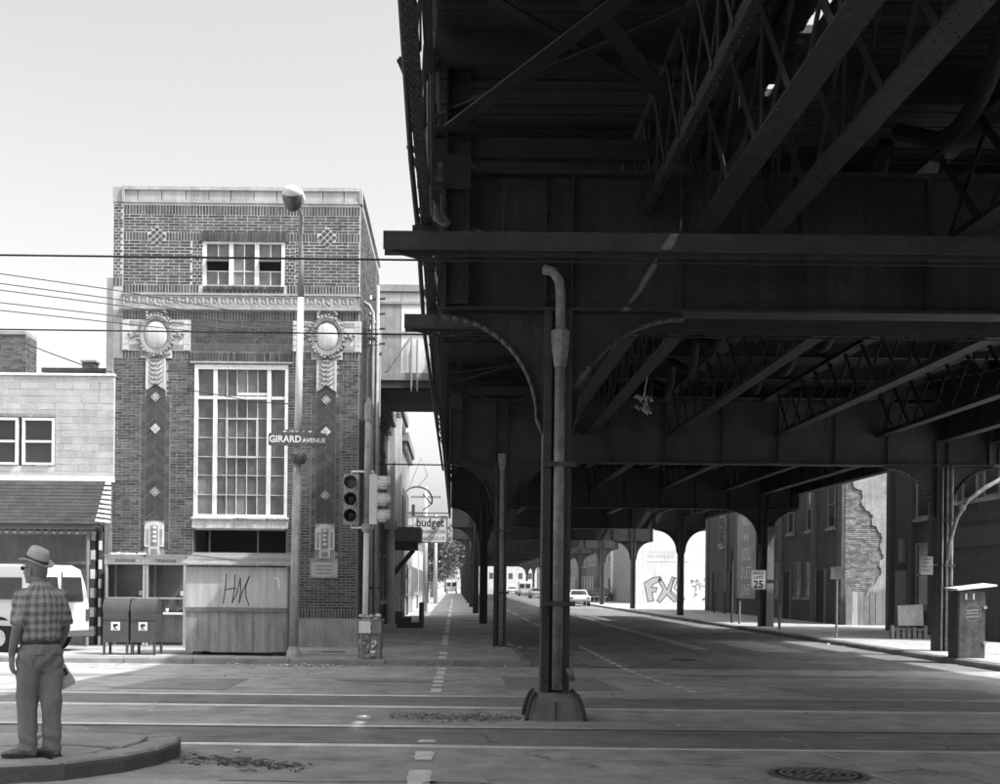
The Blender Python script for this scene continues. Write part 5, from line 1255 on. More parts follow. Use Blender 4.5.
MB().box(-.008, .02, -.01, .01, .45, 1.85).build('door_seam', 'sheet_dark', body); MB().box(-.014, .02, .25, .65, .5, .66).build('number_plate', 'sheet_mid', body)
MB().box(-.14, .06, -.95, .95, .36, .5).build('rear_bumper', 'chrome', vn); MB().box(4.85, 5.02, -.95, .95, .36, .52).build('front_bumper', 'chrome', vn)
for x in (.95, 4.0):
    for s in (-1, 1):
        w2 = MB().rings([((x, s * .72, .34), (.34, 0, 0), (0, 0, .34)), ((x, s * .95, .34), (.34, 0, 0), (0, 0, .34)), ((x, s * .965, .34), (.29, 0, 0), (0, 0, .29))], 24).build('tyre', 'tyre', vn)
        MB().rings([((x, s * .94, .34), (.2, 0, 0), (0, 0, .2)), ((x, s * .975, .34), (.19, 0, 0), (0, 0, .19)), ((x, s * .99, .34), (.08, 0, 0), (0, 0, .08))], 20).build('hubcap', 'chrome', w2)
        MB().rings([((x, s * .90, .40), (.42, 0, 0), (0, 0, .42)), ((x, s * .966, .40), (.42, 0, 0), (0, 0, .42))], 24).build('wheel_arch', 'void', body)
# ---------------------------------------------------------------- overhead wires across the crossing
WR = [((-40, 268, 27), (108, 289, 28), (378, 330, 33), 'thin span wire, topmost of those crossing the brick front'), ((-40, 278, 27), (108, 298, 28), (378, 335, 33), 'second overhead wire from the top crossing the brick front'),
      ((-40, 285, 27), (108, 304, 28), (378, 338, 33), 'third overhead wire from the top crossing the brick front'), ((-40, 298, 27), (108, 315, 28), (378, 341, 33), 'fourth overhead wire from the top crossing the brick front'), ((-40, 306, 27), (108, 322, 28), (378, 345, 33), 'lowest thin overhead wire slanting over the brick front')]
for a, b, c, lb in WR: tag(MB().tube([P(*a), P(*b), P((b[0] + c[0]) / 2, (b[1] + c[1]) / 2 + 3, (b[2] + c[2]) / 2), P(*c)], .011, 5).build('overhead_wire', 'wire'), lb, 'wire', 'overhead wires')
tag(MB().tube([P(24, 343, 36), P(50, 353, 34), P(80, 364, 32), P(112, 372, 31.6)], .014, 5).build('service_wire', 'wire'), 'drooping service wire from the brick chimney to the block storefront', 'wire', 'overhead wires')
tag(MB().tube([P(374, 464, 33.5), P(410, 464.5, 33.5), P(446, 465, 33.5)], .02, 6).build('span_rod', 'wire'), 'dark horizontal rod spanning from side wall to elevated railway', 'rod')
tag(MB().tube([P(183, 389, 31.2), P(225, 396, 31.2), P(255, 402, 31.2), P(289, 404, 31.2)], .012, 5).build('sagging_cable', 'wire'), 'loose cable sagging across the top of the big window', 'cable')
tp_ = thing('wire_pole', 'slim pale pole with wire fittings beside the footbridge', 'pole', (P(376, 500, 33.3).x, 33.3, SW))
MB().tube([(0, 0, 0), (0, 0, P(376, 286, 33.3).z - SW)], .05, 8).build('shaft', 'pole_grey', tp_, True)
for i, y in enumerate((300, 315, 330, 345)): z = P(376, y, 33.3).z - SW; MB().bar((-.25, 0, z), (.2, 0, z + .04), .04, .05).build('cross_arm', 'iron_rim', tp_); MB().tube([(-.2, 0, z + .0), (-.2, 0, z + .12)], .04, 8).build('insulator', 'sheet_white', tp_)
# ================================================================ the man on the island
def fuse(mb, name, m, parent, vox=.012, it=4, fac=.5, fold=None):
    me = bpy.data.meshes.new('tmp'); me.from_pydata(mb.v, [], mb.f); me.update()
    o = bpy.data.objects.new('tmp', me); COL.objects.link(o)
    r = o.modifiers.new('r', 'REMESH'); r.mode = 'VOXEL'; r.voxel_size = vox
    s = o.modifiers.new('s', 'SMOOTH'); s.factor = fac; s.iterations = it
    dg = bpy.context.evaluated_depsgraph_get(); dg.update()
    new = bpy.data.meshes.new_from_object(o.evaluated_get(dg)); bpy.data.objects.remove(o); new.name = name
    if fold:
        new.update()
        ns = [v.normal.copy() for v in new.vertices]
        for v, nn in zip(new.vertices, ns): v.co = v.co + nn * fold(v.co)
    new.materials.clear()
    return link(name, new, m, parent, True)
mp_ = P(40, 757, 10.05)
man = thing('person', 'man in straw-coloured hat, plaid short-sleeved shirt and grey trousers, back turned', 'person', (mp_.x - .05, 10.12, ISL + .002))
V = Vector
Fd = V((-.70, .714, 0)); Lf = V((-.714, -.70, 0)); UP = V((0, 0, 1))       # where he faces, and his left
def at(l, f, z): return V((.02, 0, 0)) + Lf * l + Fd * f + UP * z
# skeleton
SHL, SHR = at(.165, .0, 1.315), at(-.165, -.0, 1.315)
ELL, WRL = at(.215, -.03, 1.05), at(.22, .05, .835)
ELR, WRR = at(-.225, .01, 1.05), at(-.21, .13, .86)
HIPL, HIPR = at(.085, .0, .86), at(-.085, .0, .86)
KNL, KNR = V((-.075, -.02, .47)), V((.108, .02, .47))
ANL, ANR = V((-.055, -.05, .08)), V((.115, .03, .08))
Hd = V((-.94, .34, 0)).normalized(); Hl = V((-Hd.y, Hd.x, 0))               # the head is turned to the left
HC_ = at(.015, .07, 1.53)
bd = MB()
bd.rings([(at(0, 0, .80), Lf * .15, Fd * .105), (at(0, 0, .95), Lf * .14, Fd * .10), (at(0, 0, 1.1), Lf * .145, Fd * .10), (at(0, -.005, 1.28), Lf * .165, Fd * .095), (at(0, -.005, 1.37), Lf * .11, Fd * .07), (at(0, .01, 1.41), Lf * .06, Fd * .058), (at(.01, .055, 1.5), Lf * .055, Fd * .055)], 16)
for sh, el, wr in ((SHL, ELL, WRL), (SHR, ELR, WRR)):
    bd.tube([sh, (sh + el) / 2, el, (el * .6 + wr * .4), wr], [.06, .05, .041, .04, .029], 12)
for h, k, a in ((HIPL, KNL, ANL), (HIPR, KNR, ANR)): bd.tube([h, (h + k) / 2, k, (k * .65 + a * .35), a], [.085, .07, .052, .05, .035], 12)
# head: skull, jaw, nose, ears
def hp(f, l, z): return HC_ + Hd * f + Hl * l + UP * z
bd.rings([(hp(.01, 0, -.115), Hl * .03, Hd * .04), (hp(.018, 0, -.10), Hl * .045, Hd * .062), (hp(.01, 0, -.06), Hl * .062, Hd * .085), (hp(0, 0, .0), Hl * .073, Hd * .096), (hp(-.008, 0, .05), Hl * .074, Hd * .097), (hp(-.008, 0, .09), Hl * .058, Hd * .078), (hp(-.008, 0, .112), Hl * .025, Hd * .035)], 18)
bd.rings([(hp(.085, 0, .02), Hl * .010, UP * .012), (hp(.108, 0, -.012), Hl * .013, UP * .015), (hp(.118, 0, -.028), Hl * .012, UP * .010), (hp(.09, 0, -.038), Hl * .014, UP * .006)], 8)   # nose
bd.ball(hp(.088, 0, -.062), (.014, .014, .009), 8, 5); bd.ball(hp(.082, 0, -.098), (.016, .016, .014), 8, 5)                                                  # lips, chin
for s in (-1, 1): bd.rings([(hp(-.005, s * .068, -.045), Hd * .012, UP * .012), (hp(-.012, s * .082, -.005), Hd * .02, UP * .03), (hp(-.014, s * .086, .0), Hd * .015, UP * .024)], 10)
# hands: palm, four fingers, thumb
def hand(bd, wr, d, inn, fw, curl):
    "d: down the hand, inn: towards the palm, fw: thumb side"
    p = wr + d * .045
    bd.rings([(wr - d * .01, fw * .028, inn * .02), (wr + d * .03, fw * .038, inn * .018), (wr + d * .085, fw * .042, inn * .016), (wr + d * .1, fw * .036, inn * .012)], 12)
    for i, ln in enumerate((.078, .088, .082, .064)):
        o = wr + d * .09 + fw * (.03 - i * .021)
        a = o + (d * math.cos(curl * .5) + inn * math.sin(curl * .5)) * ln * .45; b = a + (d * math.cos(curl * 1.3) + inn * math.sin(curl * 1.3)) * ln * .33; c = b + (d * math.cos(curl * 2.1) + inn * math.sin(curl * 2.1)) * ln * .28
        bd.tube([o - d * .02, o, a, b, c], [.010, .0105, .0095, .0088, .007], 8)
    o = wr + d * .025 + fw * .03; a = o + (d * .7 + fw * .6 + inn * .2).normalized() * .04; b = a + (d * .95 + inn * .35).normalized() * .034
    bd.tube([o - fw * .012, o, a, b], [.013, .0135, .011, .008], 8)
hand(bd, WRL, V((-.02, .12, -.99)).normalized(), -Lf, Fd, .45)
dR = (V((.18, .18, -.9))).normalized(); hand(bd, WRR, dR, Lf, Fd, 1.1)
body = fuse(bd, 'body', 'skin', man, .0065, 3, .45)
# shirt
def shirt_mat():
    m = mat('plaid', .3, var=.1, sc=20, bump=.25, bsc=24, bd=.02); n, l = m.node_tree.nodes, m.node_tree.links
    tc = n.new('ShaderNodeTexCoord'); sp = n.new('ShaderNodeSeparateXYZ')
    def M_(op, a, b=None):
        x = n.new('ShaderNodeMath'); x.operation = op
        for i, q in ((0, a), (1, b)):
            if q is None: continue
            if isinstance(q, (int, float)): x.inputs[i].default_value = q
            else: l.new(q, x.inputs[i])
        return x.outputs[0]
    l.new(tc.outputs['Object'], sp.inputs[0])
    nz = n.new('ShaderNodeTexNoise'); nz.inputs['Scale'].default_value = 7; l.new(tc.outputs['Object'], nz.inputs['Vector']); wob = M_('MULTIPLY', nz.outputs[0], .05)
    u = M_('ADD', M_('MULTIPLY', M_('ARCTAN2', sp.outputs[1], M_('SUBTRACT', sp.outputs[0], .02)), .17), wob)
    def band(o, off): 
        s_ = M_('SINE', M_('MULTIPLY', M_('ADD', o, off), 2 * math.pi / .068)); s2 = M_('SINE', M_('MULTIPLY', M_('ADD', o, off + .008), 2 * math.pi / .0227))
        a = n.new('ShaderNodeMapRange'); a.inputs[1].default_value = -.25; a.inputs[2].default_value = .25; a.inputs[3].default_value = .30; a.inputs[4].default_value = 1.0; l.new(s_, a.inputs[0])
        b = n.new('ShaderNodeMapRange'); b.inputs[1].default_value = .5; b.inputs[2].default_value = .9; b.inputs[3].default_value = 1.0; b.inputs[4].default_value = .78; l.new(s2, b.inputs[0])
        return M_('MULTIPLY', a.outputs[0], b.outputs[0])
    v = M_('ADD', M_('MULTIPLY', M_('ADD', band(u, 0), band(M_('ADD', sp.outputs[2], wob), .01)), .17), .035)
    l.new(v, n['Principled BSDF'].inputs['Base Color']); return m
MT['plaid'] = shirt_mat()
sh = MB()
sh.rings([(at(0, -.0, .935), Lf * .148, Fd * .112), (at(0, -.005, .97), Lf * .168, Fd * .132), (at(0, -.005, 1.1), Lf * .172, Fd * .135), (at(0, -.012, 1.22), Lf * .182, Fd * .13), (at(0, -.015, 1.30), Lf * .178, Fd * .115), (at(0, -.012, 1.355), Lf * .14, Fd * .095), (at(0, .0, 1.40), Lf * .09, Fd * .078), (at(0, .015, 1.43), Lf * .064, Fd * .066)], 22)
for sh_, el in ((SHL, ELL), (SHR, ELR)):
    e = sh_ + (el - sh_) * .9; sh.tube([sh_ - (el - sh_) * .12 + (at(0, 0, 1.315) - sh_) * .25, sh_ - (el - sh_) * .02, sh_ + (el - sh_) * .3, e], [.04, .064, .066, .066], 14)
sh.tube([at(-.06, .03, 1.41), at(0, -.05, 1.435), at(.06, .03, 1.41)], .018, 8)
def fold_s(c): return .010 * (1 - abs(math.sin(c.x * 13 + c.z * 9 + 1.2 * math.sin(c.z * 11)))) ** 2 * (.5 + .5 * math.sin(c.z * 21 + c.y * 15)) + .007 * math.sin(c.x * 26 + c.z * 17) * math.sin(c.z * 31 + c.y * 22) + .006 * max(0, 1.06 - c.z) * math.sin(c.x * 70) * 4
fuse(sh, 'shirt', 'plaid', man, .011, 5, .5, fold_s)
# trousers
tr = MB()
tr.rings([(at(0, 0, .70), Lf * .12, Fd * .10), (at(0, -.005, .80), Lf * .17, Fd * .135), (at(0, -.005, .88), Lf * .168, Fd * .132), (at(0, 0, .955), Lf * .16, Fd * .122)], 20)
for h, k, a, s in ((HIPL, KNL, ANL, 1), (HIPR, KNR, ANR, -1)):
    tr.tube([h + UP * .0, h * .5 + k * .5, k, k * .5 + a * .5, a + V((0, 0, -.03))], [.108, .098, .084, .076, .076], 16)
def fold_t(c):
    return .006 * (1 - abs(math.sin(c.x * 16 + c.z * 5 + .9 * math.sin(c.z * 8 + c.x * 4)))) ** 2 * (.4 + .6 * math.sin(c.z * 9 + 1) ** 2) + .008 * (1 - abs(math.sin(c.z * 14 - abs(c.x - .02) * 22 + c.y * 6))) ** 3 * (math.exp(-((c.z - .7) / .13) ** 2) + .8 * math.exp(-((c.z - .42) / .09) ** 2) + math.exp(-((c.z - .13) / .09) ** 2)) + .003 * math.sin(c.z * 30 + c.x * 24) * math.sin(c.x * 19 + c.y * 12 + 1.0) + .005 * math.exp(-((c.z - .14) / .1) ** 2) * math.sin(c.z * 60 + c.x * 25) + .008 * math.exp(-((c.z - .76) / .1) ** 2) * math.sin(c.z * 55 - abs(c.x - .02) * 60)
tro = fuse(tr, 'trousers', 'trousers', man, .010, 4, .5, fold_t)
for l0 in (.075, -.075):                                              # back pocket welts
    q0 = at(l0 - .045, -.146, .842); q1 = at(l0 + .045, -.146, .836); MB().tube([q0, (q0 + q1) / 2 + UP * -.004 - Fd * .004, q1], .0035, 5).build('pocket_welt', 'belt', tro)
MB().rings([(at(0, 0, .925), Lf * .166, Fd * .128), (at(0, 0, .962), Lf * .166, Fd * .128)], 24).build('belt', 'belt', man, True)
# shoes
for a, d in ((ANL, V((-.97, .1, 0))), (ANR, V((-.85, .5, 0)))):
    d.normalize(); sd_ = V((-d.y, d.x, 0)); b = V((a.x, a.y, 0))
    s = MB(); s.rings([(b - d * .075 + UP * .045, sd_ * .028, UP * .035), (b - d * .05 + UP * .05, sd_ * .038, UP * .045), (b + d * .05 + UP * .05, sd_ * .043, UP * .045), (b + d * .12 + UP * .038, sd_ * .05, UP * .03), (b + d * .18 + UP * .03, sd_ * .046, UP * .022), (b + d * .215 + UP * .025, sd_ * .025, UP * .014)], 16)
    so_ = s.build('shoe', 'shoe', man, True); o = MB()
    pts = [(-.085, .0), (-.08, .03), (-.03, .042), (.06, .046), (.13, .054), (.19, .048), (.22, .022), (.225, 0), (.22, -.022), (.19, -.048), (.13, -.054), (.06, -.046), (-.03, -.042), (-.08, -.03)]
    o.prism([((b + d * p + sd_ * q).x, (b + d * p + sd_ * q).y) for p, q in pts], .0, .02, 'z'); o.build('sole', 'shoe_sole', so_)
# hair, eye, hat
h = MB(); h.rings([(hp(-.05, 0, -.075), Hl * .045, Hd * .03), (hp(-.035, 0, -.04), Hl * .068, Hd * .065), (hp(-.025, 0, .01), Hl * .077, Hd * .078), (hp(-.02, 0, .05), Hl * .078, Hd * .085), (hp(-.02, 0, .08), Hl * .06, Hd * .07)], 16); h.build('hair', 'hair', man, True)
for s in (-1, 1):
    MB().ball(hp(.086, s * .03, .018), (.011, .011, .008), 8, 6).build('eye', 'hat_band', man, True); MB().bar(hp(.092, s * .03, .038) - Hl * .018, hp(.092, s * .03, .038) + Hl * .018, .008, .007).build('eyebrow', 'hair', man)
gl = MB(); gl.tube([hp(.1, -.055, .02), hp(.105, 0, .022), hp(.1, .055, .02)], .004, 6); gl.tube([hp(.1, .057, .02), hp(.0, .077, .018)], .0035, 6); gl.tube([hp(.1, -.057, .02), hp(.0, -.077, .018)], .0035, 6)
for s in (-1, 1): gl.rings([(hp(.1, s * .032, .012), Hl * .022, UP * .018), (hp(.105, s * .032, .012), Hl * .022, UP * .018)], 12)
gl.build('spectacles', 'hat_band', man)
ht = thing('hat', 'x', 'hat'); bpy.data.objects.remove(ht)
tl = Matrix.Translation(HC_ + V((0, 0, .066)) - Hd * .008) @ Matrix.Rotation(R(-22), 4, Hl) @ Matrix(((Hd.x, Hl.x, 0, 0), (Hd.y, Hl.y, 0, 0), (0, 0, 1, 0), (0, 0, 0, 1)))
def hat_part(mb, name, m, par):
    mb.v = [tuple(tl @ V(v)) for v in mb.v]; return mb.build(name, m, par, True)
br_ = MB(); nb = 36; vs = []
for r, zz_ in ((.86, .012), (1.0, .004), (1.25, -.008), (1.45, -.004), (1.5, .006), (1.45, .004), (1.22, .0), (.86, .02)):
    for k in range(nb):
        a = 2 * math.pi * k / nb; vs.append((.1 * r * math.cos(a), .085 * r * math.sin(a), zz_ + (r - .9) * .05 * (-math.cos(a)) + (r - .9) * .035 * math.cos(2 * a + math.pi)))
br_.add(vs, [(i * nb + k, i * nb + (k + 1) % nb, ((i + 1) % 8) * nb + (k + 1) % nb, ((i + 1) % 8) * nb + k) for i in range(8) for k in range(nb)])
brim = hat_part(br_, 'hat', 'hat_felt', man)
cr = MB(); rs = []
for z, a, b in ((.0, .101, .084), (.045, .098, .08), (.085, .093, .072), (.112, .084, .058), (.122, .07, .042)): rs.append(((0, 0, z), (a, 0, 0), (0, b, 0)))
rs += [((-.0, 0, .112), (.055, 0, 0), (0, .026, 0)), ((0, 0, .105), (.02, 0, 0), (0, .01, 0))]; cr.rings(rs, 28); hat_part(cr, 'hat_crown', 'hat_felt', brim)
hb_ = MB(); hb_.rings([((0, 0, .004), (.1035, 0, 0), (0, .0865, 0)), ((0, 0, .036), (.1005, 0, 0), (0, .083, 0))], 28); hat_part(hb_, 'hat_band', 'hat_band', brim)
# paper packet in his right hand
hc = man.location + WRR + dR * .12 + Lf * .02
pk = thing('paper_packet', 'folded light paper packet held in the right hand of the man', 'packet', tuple(hc)); pk.rotation_euler = (R(6), R(-26), R(28))
q = MB(); q.rings([((.0, 0, .03), (.035, 0, 0), (0, .012, 0)), ((.0, 0, -.03), (.05, 0, 0), (0, .02, 0)), ((.0, 0, -.18), (.068, 0, 0), (0, .03, 0)), ((0, 0, -.215), (.06, 0, 0), (0, .02, 0))], 12, .5); q.build('packet', 'paper_bag', pk)
MB().box(-.025, .035, -.034, -.024, -.11, -.05).build('printed_patch', 'letter_black', pk)
# ================================================================ buildings along the right pavement (their fronts face the side road)
BX = 17.3
def wallbox(name, m, par, *a): return box(name, m, par, *a)
def side_window(par, x, y0, y1, z0, z1, s=-1, fm='trim_mid', gm='glass_dark', mull=True):
    "a window in a wall whose face lies at x and looks towards s"
    f = MB(); w = .09; e0, e1 = (x + s * .05, x - s * .12)
    a, b = min(e0, e1), max(e0, e1)
    f.box(a, b, y0, y0 + w, z0, z1); f.box(a, b, y1 - w, y1, z0, z1); f.box(a, b, y0 + w, y1 - w, z1 - w, z1); f.box(a, b, y0 + w, y1 - w, z0, z0 + w)
    o = f.build('window', fm, par)
    g0, g1 = x + s * .012, x - s * .02; zm = (z0 + z1) / 2
    box('pane', gm, o, min(g0, g1), max(g0, g1), y0 + w, y1 - w, z0 + w, zm - .03); box('pane', gm, o, min(g0, g1), max(g0, g1), y0 + w, y1 - w, zm + .03, z1 - w)
    box('meeting_rail', fm, o, a + .01, b - .01, y0 + w, y1 - w, zm - .03, zm + .03)
    box('sill', 'stone', o, min(x + s * .14, x), max(x + s * .14, x), y0 - .08, y1 + .08, z0 - .12, z0 - .001)
    return o
# 1 corner building at the right edge
b1 = thing('corner_building', 'dark corner building with tall windows behind the kiosk at right', 'building')
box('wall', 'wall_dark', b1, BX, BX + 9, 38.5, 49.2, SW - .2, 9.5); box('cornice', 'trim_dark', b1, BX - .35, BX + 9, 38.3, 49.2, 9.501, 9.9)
box('shop_fascia', 'trim_dark', b1, BX - .2, BX - .001, 38.7, 44.5, 3.0, 3.7); box('shutter', 'sheet_dark', b1, BX - .08, BX - .001, 39.0, 44.3, SW, 2.98)
for k in range(14): box('shutter_slat', 'sheet_dark', b1, BX - .1, BX - .081, 39.0, 44.3, SW + .05 + k * .21, SW + .05 + k * .21 + .17)
for k, y in enumerate((39.2, 40.9, 42.6)): side_window(b1, BX, y, y + 1.2, 4.6, 7.2)
w1 = side_window(b1, BX, 45.0, 46.3, .9, 3.3, fm='sheet_grey'); w2 = side_window(b1, BX, 45.0, 46.3, 4.2, 7.4, fm='sheet_grey')
for y in (38.62, 44.65, 46.6, 49.0): box('pilaster', 'trim_dark', b1, BX - .16, BX - .001, y - .16, y + .16, SW, 9.4)
box('wall_lamp_box', 'trim_mid', b1, BX - .14, BX - .001, 47.4, 47.8, 2.6, 3.5); box('door', 'trim_mid', b1, BX - .06, BX - .001, 47.2, 48.4, SW, 2.3)
sf = MB()
for k in range(5): sf.box(BX + .9 + k * 1.6, BX + 2.1 + k * 1.6, 38.46, 38.499, 4.6, 7.2)
for k in range(5): o = box('front_window', 'glass_dark', b1, BX + .9 + k * 1.6, BX + 2.1 + k * 1.6, 38.46, 38.499, 4.6, 7.2); box('sill', 'stone', o, BX + .85 + k * 1.6, BX + 2.15 + k * 1.6, 38.36, 38.498, 4.45, 4.599)
box('front_shop_window', 'glass_dark', b1, BX + .5, BX + 8.5, 38.45, 38.499, .5, 3.0)
# 2 building with the peeling end wall
b2 = thing('peeling_building', 'long dark building with a pale peeling end wall facing the vacant lot', 'building'); YP = 55.7; PX0 = 17.55
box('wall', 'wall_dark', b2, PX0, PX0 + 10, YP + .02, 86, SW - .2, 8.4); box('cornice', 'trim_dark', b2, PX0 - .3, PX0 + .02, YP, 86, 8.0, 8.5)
# exposed brickwork at the left of the end wall, plaster with ragged edge on the rest
pm_ = MB(); bricks(pm_, PX0 + .02, PX0 + 2.0, SW, 6.9, L=.24, c=.085, j=.018, jv=.016, p=.03, fn=lambda u, z, p: (u, YP + .02 - p, z)); tag(pm_.build('exposed_brickwork', 'brick_old', b2), kind='stuff')
edge = [(.0, 8.4), (.0, 6.6), (.25, 6.45), (.45, 6.1), (.75, 6.0), (.7, 5.5), (.9, 5.1), (1.25, 4.9), (1.2, 4.5), (1.5, 4.2), (1.7, 3.9), (1.6, 3.4), (1.75, 3.1), (1.55, 2.7), (1.65, 2.2), (1.3, 1.7), (1.0, 1.4), (.8, .95), (1.1, .9), (1.15, SW), (9.9, SW), (9.9, 8.4)]
dense = []
for p, q in zip(edge, edge[1:]):
    dense.append(p)
    if 0 < p[0] < 2 and q[0] < 2:
        for k in range(1, 4): t_ = k / 4; dense.append((p[0] + (q[0] - p[0]) * t_ + random.uniform(-.07, .07), p[1] + (q[1] - p[1]) * t_ + random.uniform(-.05, .05)))
dense.append(edge[-1])
MB().prism([(PX0 + p[0], p[1]) for p in dense], YP - .06, YP + .019).build('plaster_coat', 'plaster', b2)
MB().box(PX0, PX0 + 10, YP - .12, YP + .3, 8.41, 8.55).build('wall_cap', 'trim_dark', b2)
for k in range(11): MB().box(PX0 + .02 + k * .27, PX0 + .275 + k * .27, YP - .20 - random.uniform(0, .03), YP - .15, SW, 1.5 + random.uniform(-.25, .12)).build('fence_board', random.choice(('wall_mid', 'wall_light', 'trim_mid', 'stucco')), b2)
MB().box(PX0, PX0 + 3, YP - .15, YP - .08, 1.1, 1.2).build('fence_rail', 'trim_mid', b2)
for y0, y1, z1 in ((58.5, 59.9, 2.4), (64.5, 65.9, 2.4), (77.5, 78.9, 2.5), (83, 84.2, 2.5)):
    d_ = box('door', 'void', b2, PX0 - .03, PX0 - .001, y0, y1, SW, z1); box('door_frame', 'trim_mid', d_, PX0 - .09, PX0 - .0, y0 - .12, y0 - .002, SW, z1 + .1); box('door_frame', 'trim_mid', d_, PX0 - .09, PX0 - .0, y1 + .002, y1 + .12, SW, z1 + .1)
for y in (60.8, 62.6, 66.8, 68.6, 80.5): side_window(b2, PX0, y, y + 1.1, 1.1 if y < 70 else 4.2, 2.9 if y < 70 else 6.2)
for y in (57.0, 60.5, 64.0, 67.5, 71.0, 81.0): side_window(b2, PX0, y, y + 1.1, 4.4, 6.6)
for y in (56.0, 60.3, 66.3, 70.3, 76.6, 79.6, 85.7): box('pilaster', 'brick_far', b2, PX0 - .14, PX0 - .001, y - .3, y + .3, SW, 7.9)
# painted shop signboard on that front
sgb = thing('painted_signboard', 'tall faded painted signboard with pale capitals on the dark right-hand building', 'sign', (PX0 - .16, 73.6, 0))
MB().box(-.06, .0, -2.3, 2.3, .9, 6.0).build('board', 'sheet_grey', sgb)
for i, (tx, sz) in enumerate((('AUCTI', .75), ('WITH', .6), ('SOU', 1.15), ('DUET', 1.05), ('LINES', .95))):
    text('sign_lettering', tx, sz, 'letter_white', sgb, (-.065, 0, 5.5 - i * 1.0 - (.1 if i > 2 else 0)), rot=(R(90), 0, R(-90)), sx=.95)
# 3 white wall with the throw-up, facing the empty lot
b3 = thing('white_wall_building', 'bright white side wall with spray-painted letters beyond the empty lot', 'building'); YW = 116; WX = 16.9
def qx(x): return P(x, 590, YW).x
def qz(y): return P(690, y, YW).z
box('wall', 'wall_white', b3, WX, WX + 14, YW, YW + 16, SW - .2, 8.2); box('wall_cap', 'sheet_grey', b3, WX - .1, WX + 14, YW - .1, YW + .3, 8.201, 8.4)
box('front', 'wall_light', b3, WX - .05, WX - .001, YW + .3, YW + 16, SW, 8.0)
text('wall_lettering', 'NEW ELECTRIC', .36, 'letter_faint', b3, (qx(661.5), YW - .004, qz(553)), sx=.95); text('wall_lettering', 'FREE PARKING', .46, 'letter_faint', b3, (qx(660), YW - .004, qz(557)), sx=.85)
MB().box(qx(646), qx(688), YW - .01, YW - .002, qz(562.6), qz(561.8)).build('painted_rule', 'letter_faint', b3)
mb = MB(); fm_ = MB()
def outline(pts, fill=True):
    q = [(qx(a), qz(b)) for a, b in pts]; stroke(mb, q + [q[0]], .09, YW - .006, .004)
    if fill: fm_.prism(q, YW - .006, YW - .002)
outline([(644, 583), (653, 578), (660, 577), (661, 581), (654, 584), (651, 588), (657, 588), (656, 592), (652, 593), (654, 601), (648, 602), (646, 592)])
outline([(660, 578), (664, 584), (667, 590), (672, 577), (675, 578), (670, 592), (678, 601), (674, 602), (667, 595), (660, 603), (657, 601), (663, 590), (658, 580)])
outline([(673, 580), (679, 577), (674, 588), (685, 599), (682, 602), (671, 591)], False)
for k in range(26):
    a = random.uniform(691, 722); b = random.uniform(580, 601); stroke(mb, [(qx(a), qz(b)), (qx(a + random.uniform(-2, 5)), qz(b - random.uniform(-4, 5))), (qx(a + random.uniform(0, 6)), qz(b + random.uniform(-5, 4)))], .07, YW - .006, .004)
fm_.build('graffiti_fill', 'letter_faint', b3); mb.build('graffiti_outline', 'graffiti', b3)
# 4.. row of houses farther down the right side
rowm = ['wall_light', 'brick_far', 'wall_mid', 'brick_far', 'wall_light', 'brick_far', 'wall_mid', 'wall_light', 'brick_far', 'wall_mid']
y = 134; descs = ['pale rendered', 'narrow red-brick', 'grey flat-fronted', 'tall brick', 'white-fronted', 'low brick', 'grey two-storey', 'pale three-storey', 'far brick', 'farthest grey']
for i, m in enumerate(rowm):
    L = (9, 8, 12, 10, 9, 14, 12, 15, 18, 20)[i]; H = (6.5, 8.5, 7.2, 9.5, 7, 6, 8, 9.5, 8, 7)[i]; xx0 = BX + (-.4, .2, .0, .3, -.2, .1, 0, .2, 0, 0)[i]
    t = thing('row_building', '%s building, %s beyond the white graffiti wall on the right' % (descs[i], ORD[i]), 'building', (0, 0, 0), 0, 'buildings down the right side')
    box('wall', m, t, xx0, xx0 + 9, y, y + L - .02, SW - .2, H); box('cornice', 'trim_mid', t, xx0 - .25, xx0 + 9, y - .02, y + L - .04, H + .001, H + .35); box('door', 'trim_dark', t, xx0 - .04, xx0 - .001, y + .6, y + 1.8, SW, 2.4)
    n = int(L / 3)
    for k in range(n):
        for z in (1.0, 4.0):
            if z == 1.0 and k == 0: continue
            side_window(t, xx0, y + .8 + k * 3, y + 2.1 + k * 3, z, z + 1.8, fm='sheet_white')
    fw = box('front_window', 'glass_dark', t, xx0 + 1.2, xx0 + 2.4, y - .03, y - .001, 4, 5.8); box('sill', 'stone', fw, xx0 + 1.1, xx0 + 2.5, y - .1, y - .031, 3.9, 4.0)
    y += L
# small street furniture on the right
def post_sign(name, lb, x, y, h, cat='post', m='trim_dark', r=.04): 
    t = thing(name, lb, cat, (x, y, SW)); MB().tube([(0, 0, 0), (0, 0, h)], r, 8).build('shaft', m, t); MB().tube([(0, 0, h), (0, 0, h + .03)], r * 1.3, 8).build('cap', m, t); return t
t = post_sign('meter_post', 'thin dark post with a small square plate on the right pavement', 12.55, 40.6, 2.35, m='trim_mid'); MB().box(-.22, .22, -.05, -.042, 1.95, 2.35).build('plate', 'sheet_mid', t)
post_sign('bollard', 'short pale bollard standing left of the speed sign pillar foot', 12.75, 55.3, 1.0, 'bollard', 'trim_mid', .05); post_sign('bollard', 'short light bollard standing right of the speed sign pillar', 12.7, 48.3, .95, 'bollard', 'sheet_grey', .05)
post_sign('slim_post', 'tall slim dark post left of the speed limit sign', 12.7, 56.6, 3.3, m='trim_dark', r=.06)
for i, (yy, lb) in enumerate(((79, 'left dark bollard leaning by the far shop door'), (76, 'right dark bollard leaning by the far shop door'))): o = post_sign('bollard', lb, 16.6, yy, 1.3, 'bollard', 'trim_dark', .06); o.rotation_euler.x = R(4 - 8 * i)
